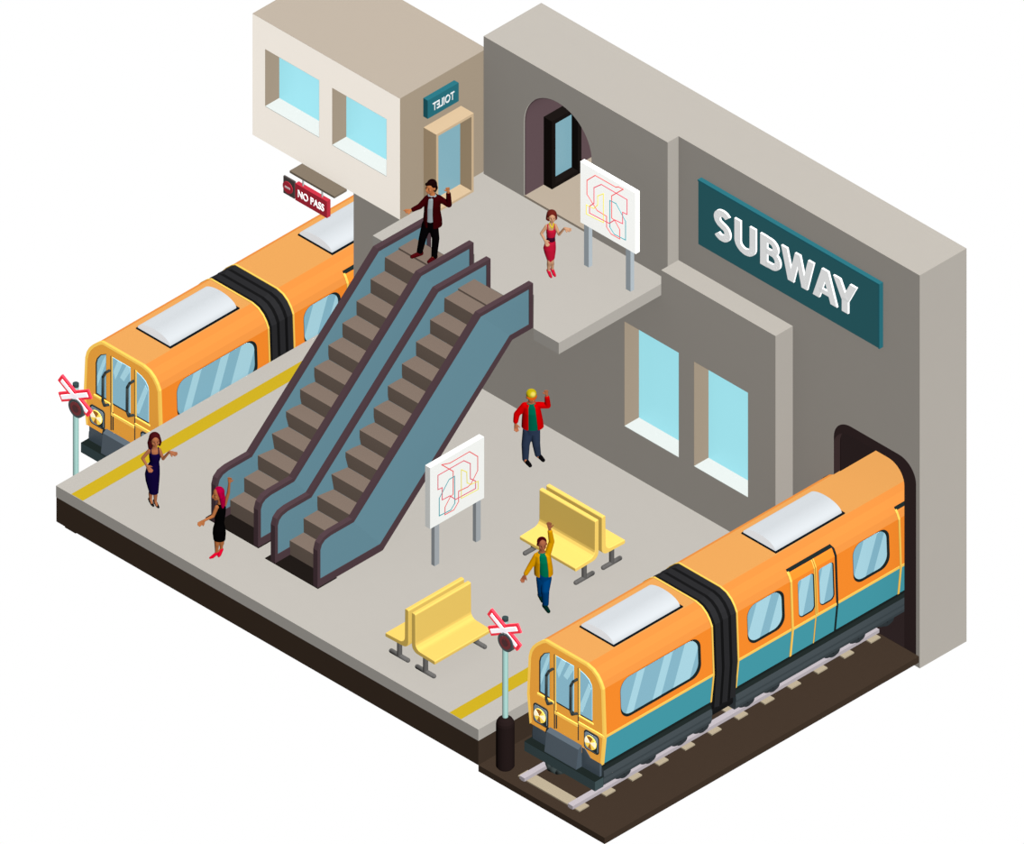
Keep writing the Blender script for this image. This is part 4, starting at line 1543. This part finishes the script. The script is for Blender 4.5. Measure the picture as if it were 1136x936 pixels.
# ---- woman in the red dress on the upper floor
def woman_red():
    F = Fig(611.0, 305.5)
    root = person('woman in a red dress with a yellow necklace, hand on hip, on the upper floor', (-4.90, 6.91, 5.0))
    skin = mat('pale_tan_skin', (212, 160, 124), 'P')
    b = MB()
    b.loft([F.ring(611.3, 286, 3.6, .065), F.ring(610, 276.5, 5.4, .09), F.ring(610.4, 270, 5.0, .085), F.ring(611, 263.5, 3.4, .062),
            F.ring(611.3, 256, 4.4, .08), F.ring(611, 250.5, 4.8, .065), F.ring(611.4, 248.4, 2.6, .042), F.ring(611.8, 245.6, 1.8, .036), F.ring(612, 242, 1.9, .038)])
    b.limb([F.p(606.4, 250.6), F.p(600.4, 258.8, .02), F.p(604.2, 266, .10)], [.036, .030, .023])
    add_hand(b, F.p(604.2, 266, .10), F.p(607.2, 271.5, .12), side=1, curl=.15, s=1.0)
    b.limb([F.p(615.8, 249.8), F.p(620.2, 260, .05), F.p(626.2, 253, .16)], [.036, .030, .022])
    add_hand(b, F.p(626.2, 253, .16), F.p(631, 254.8, .20), side=-1, curl=.2, s=1.0)
    for (hx, kx, ax, fy) in ((609.6, 609.2, 608.6, 304.0), (611.8, 612.0, 612.6, 302.6)):
        gq = F.g(ax, fy, .09)
        b.limb([F.p(hx, 279), F.p(kx, 290.5, .03), gq + Vector((0, 0, .13)), gq, gq + Vector((.03, -.08, -.05))], [.050, .046, .038, .026, .022])
    hc = F.p(612.0, 240.6, .02)
    T = add_head(b, hc, 12, 0, 1.03)
    b.build('body', skin, root, remesh=VX, smooth_iter=1)
    add_eyes(T, root, 1.03)
    d = MB()
    d.loft([F.ring(610.6, 290.5, 2.6, .06), F.ring(610.6, 286, 4.4, .08), F.ring(610.0, 280, 5.8, .105), F.ring(609.6, 275, 6.6, .118), F.ring(610.4, 269, 5.6, .105),
            F.ring(611, 263.5, 3.9, .078), F.ring(611.4, 258, 5.2, .10), F.ring(611.4, 255, 5.2, .098), F.ring(611.4, 253.2, 4.8, .085)])
    d.limb([F.p(607.8, 254.5, .06), F.p(607.4, 249.6, .04), F.p(607.8, 248.6, -.02), F.p(608, 253, -.06)], [.014] * 4, 8)
    d.limb([F.p(615.0, 254.5, .06), F.p(614.8, 249.2, .04), F.p(614.6, 248.2, -.02), F.p(614.6, 253, -.06)], [.014] * 4, 8)
    dr = d.build('dress', mat('crimson_fabric', (205, 26, 58), 'P'), root, remesh=.010, smooth_iter=1)
    s = MB()
    s.loft([F.ring(611, 266, 4.6, .090), F.ring(611, 263.5, 4.4, .088), F.ring(611.1, 261.2, 4.7, .092)])
    s.build('belt', mat('plum_belt', (70, 12, 40), 'P'), root, smooth=True)
    n_ = MB()
    n_.limb([F.p(609.4, 247.6, .04), F.p(610.8, 251, .10), F.p(612.6, 253.0, .115), F.p(613.6, 250.8, .10), F.p(614.0, 247.4, .04)], [.013] * 5, 8)
    n_.build('necklace', mat('yellow_necklace', (226, 202, 40), 'P'), root, smooth=True)
    h = MB()
    h.sphere(hc + Vector((-.002, .026, .040)), .092, .090, .086, 18, 12)
    h.limb([hc + Vector((-.066, .01, .02)), hc + Vector((-.074, .015, -.05)), hc + Vector((-.056, .02, -.085))], [.034, .032, .020])
    h.limb([hc + Vector((.066, .01, .02)), hc + Vector((.072, .015, -.04)), hc + Vector((.058, .02, -.07))], [.030, .028, .018])
    scaled(h, hc, 1.12).build('hair', mat('chestnut_hair', (110, 36, 28), 'P'), root, remesh=.010, smooth_iter=1)
    sh = mat('crimson_shoe', (214, 24, 58), 'P')
    shoe(F, (608.0, 303.6), (611.6, 308.6), True, sh, root)
    shoe(F, (612.2, 302.2), (615.4, 306.6), True, sh, root)


# ---- man in the red jacket and yellow cap
def man_red():
    F = Fig(590.0, 512.5)
    root = person('man in a red jacket, green shirt and yellow cap waving near the grey wall', (-5.70, 7.17, 0))
    skin = mat('mid_brown_skin', (186, 114, 78), 'P')
    b = MB()
    b.loft([F.ring(590.4, 474, 6.6, .10), F.ring(590.8, 466, 6.8, .11), F.ring(590.6, 456, 7.2, .12), F.ring(589.8, 449.4, 7.2, .09),
            F.ring(589.8, 447, 3.6, .055), F.ring(589.8, 444.6, 2.8, .05), F.ring(589.8, 441, 2.8, .05)])
    b.limb([F.p(582, 450), F.p(573.6, 460, .02), F.p(572.4, 470.4, .07)], [.050, .043, .030])
    add_hand(b, F.p(572.4, 470.4, .07), F.p(573.4, 478, .10), side=1, curl=.45)
    b.limb([F.p(598, 449.4), F.p(608.6, 450.6, .02), F.p(607, 438.6, .04)], [.050, .042, .029])
    add_hand(b, F.p(607, 438.6, .04), F.p(606, 430.5, .05), side=1, curl=.65)
    for (hx, kx, ax, fy) in ((586.4, 583.4, 583.2, 513.5), (593.4, 595.4, 597.2, 508.0)):
        gq = F.g(ax, fy, .06)
        b.limb([F.p(hx, 476), F.p(kx, 493, .04), gq + Vector((0, 0, .10)), gq + Vector((.01, -.04, -.01))], [.08, .052, .036, .032])
    hc = F.p(590.0, 440.2, .02)
    T = add_head(b, hc, 16, 0)
    b.build('body', skin, root, remesh=VX, smooth_iter=1)
    add_eyes(T, root)
    s = MB()
    s.loft([F.ring(591, 474.5, 7.6, .13), F.ring(591, 466, 8.0, .15), F.ring(590.6, 456, 7.8, .145), F.ring(589.8, 450, 7.2, .105), F.ring(589.8, 447, 3.8, .07)])
    s.build('shirt', mat('green_shirt', (0, 106, 80), 'P'), root, remesh=.010)
    jacket(F, [F.ring(591.4, 473.5, 11.6, .165), F.ring(591.0, 466, 11.0, .165), F.ring(590.4, 456, 9.6, .160), F.ring(590, 450.4, 8.8, .125), F.ring(590, 447.6, 5.6, .085)],
           246, 300, [([F.p(582.4, 450.4), F.p(573.8, 460, .02), F.p(572.6, 467.6, .06)], [.068, .060, .050]),
                      ([F.p(597.6, 449.8), F.p(608.2, 450.2, .02), F.p(607.4, 441.4, .04)], [.066, .058, .048])], mat('red_fabric', (216, 0, 4), 'P'), root, .030)
    trousers(F, [F.ring(590.6, 480, 7.4, .12), F.ring(590.8, 475, 7.8, .13), F.ring(590.8, 470, 7.4, .12)],
             [([F.p(586.2, 478), F.p(583.6, 493.5, .04), F.g(583.4, 513, .08)], [.092, .072, .056]),
              ([F.p(594.0, 478), F.p(595.4, 493, .04), F.g(597.2, 508, .08)], [.090, .068, .054])], mat('slate_blue_trousers', (48, 62, 86), 'P'), root)
    sh = mat('black_shoe', (14, 12, 14), 'P')
    shoe(F, (583.6, 513.2), (588.0, 518.0), False, sh, root)
    shoe(F, (597.8, 507.4), (602.0, 511.6), False, sh, root)
    c = MB()
    c.loft([(hc.x, hc.y + .010, hc.z + .030, .092, .104), (hc.x, hc.y + .010, hc.z + .065, .092, .102), (hc.x, hc.y + .012, hc.z + .098, .078, .088),
            (hc.x, hc.y + .012, hc.z + .118, .050, .056), (hc.x, hc.y + .012, hc.z + .126, .012, .014)], n=24)
    cap = scaled(c, hc, 1.12).build('cap', mat('yellow_cap', (206, 186, 20), 'P'), root, smooth=True)
    v = MB()
    pts = []
    for k in range(13):
        a = rad(200 + 140 * k / 12 + 16)
        pts.append((hc.x + .085 * math.cos(a), hc.y + .010 + .095 * math.sin(a)))
    for k in range(13):
        a = rad(340 - 140 * k / 12 + 16)
        rr = .5 + .5 * math.sin(math.pi * k / 12)
        pts.append((hc.x + (.085 + .030 * rr) * math.cos(a), hc.y + .010 + (.095 + .075 * rr) * math.sin(a)))
    v.prism(pts, 'z', hc.z + .022, hc.z + .034)
    scaled(v, hc, 1.12).build('cap_visor', mat('orange_cap_visor', (222, 92, 20), 'P'), cap)
    fp_ = MB()
    fp_.sphere(hc + Vector((.018, -.030, .068)), .062, .068, .052, 14, 10)
    scaled(fp_, hc, 1.12).build('cap_front', mat('pale_yellow_cap_front', (232, 212, 92), 'P'), cap, smooth=True)
    h = MB()
    h.sphere(hc + Vector((0, .030, -.005)), .082, .085, .060, 16, 10)
    scaled(h, hc, 1.12).build('hair', mat('dark_brown_hair', (52, 24, 18), 'P'), root, remesh=.010)


# ---- man in the yellow jacket
def man_yellow():
    F = Fig(604.0, 675.0)
    root = person('man in a yellow jacket and blue jeans striding with one arm straight up', (-1.99, 3.82, 0))
    skin = mat('reddish_brown_skin', (166, 98, 68), 'P')
    b = MB()
    b.loft([F.ring(603.4, 640, 5.6, .10), F.ring(603, 632, 5.4, .10), F.ring(602.6, 622, 6.4, .11), F.ring(601.6, 614.6, 6.8, .085),
            F.ring(601.4, 612, 3.4, .055), F.ring(601.4, 609.6, 2.6, .048), F.ring(601.3, 606, 2.6, .05)])
    b.limb([F.p(594.8, 616), F.p(588.6, 627.4, .02), F.p(582.6, 637.6, .06)], [.048, .041, .028])
    add_hand(b, F.p(582.6, 637.6, .06), F.p(579.6, 644, .08), side=1, curl=.45)
    b.limb([F.p(608, 614), F.p(612.2, 600, -.04), F.p(609.8, 586.6, -.02)], [.048, .040, .028])
    add_hand(b, F.p(609.8, 586.6, -.02), F.p(608.8, 575.5, .0), side=-1, curl=.10, s=1.2)
    LG = (((605.6, 640), (604.6, 656, .14), (605.0, 674.0)), ((600.4, 640), (600.0, 654.0, .02), (599.6, 663.0)))
    for (hx, k_, a_) in LG:
        gq = F.g(a_[0], a_[1], .06)
        b.limb([F.p(*hx), F.p(*k_), gq + Vector((0, 0, .10)), gq + Vector((0, -.03, -.01))], [.08, .052, .036, .030])
    hc = F.p(601.4, 603.6, .02)
    T = add_head(b, hc, 10, 0)
    b.build('body', skin, root, remesh=VX, smooth_iter=1)
    add_eyes(T, root)
    s = MB()
    s.loft([F.ring(604.4, 637.5, 6.4, .12), F.ring(603.8, 630, 6.8, .135), F.ring(602.8, 621, 7.2, .13), F.ring(601.8, 614.8, 6.8, .10), F.ring(601.5, 612, 3.7, .068)])
    s.build('shirt', mat('green_tee', (0, 118, 84), 'P'), root, remesh=.010)
    jacket(F, [F.ring(603.2, 636.5, 9.8, .155), F.ring(603, 630, 9.8, .155), F.ring(602.6, 621, 8.8, .150), F.ring(602.0, 615.2, 8.2, .115), F.ring(601.6, 612.6, 5.2, .08)],
           244, 304, [([F.p(595.4, 616.4), F.p(588.8, 627.2, .02), F.p(583.6, 635.8, .05)], [.062, .055, .046]),
                      ([F.p(607.6, 614.8), F.p(612.0, 600.6, -.04), F.p(610.2, 589.4, -.02)], [.062, .055, .046])], mat('amber_fabric', (228, 160, 0), 'P'), root)
    trousers(F, [F.ring(603.6, 642, 6.8, .115), F.ring(603.8, 637, 7.2, .125), F.ring(603.6, 633, 6.6, .115)],
             [([F.p(606.2, 641.5), F.p(605.0, 655.5, .14), F.g(605.4, 673.4, .08)], [.092, .070, .054]),
              ([F.p(600.6, 641.5), F.p(600.4, 654, .02), F.g(600.0, 662.6, .08)], [.090, .066, .052])], mat('blue_jeans', (0, 66, 124), 'P'), root)
    sh = mat('dark_green_shoe', (6, 44, 36), 'P')
    shoe(F, (604.4, 674.2), (608.4, 679.6), False, sh, root)
    shoe(F, (599.2, 662.4), (601.4, 667.0), False, sh, root)
    h = MB()
    h.sphere(hc + Vector((-.004, .022, .052)), .088, .092, .076, 18, 12)
    h.limb([hc + Vector((-.062, -.04, .065)), hc + Vector((-.072, -.01, .02))], [.026, .022])
    scaled(h, hc, 1.12).build('hair', mat('deep_maroon_hair', (70, 6, 14), 'P'), root, remesh=.010, smooth_iter=1)


woman_navy()
woman_black()
man_maroon()
woman_red()
man_red()
man_yellow()
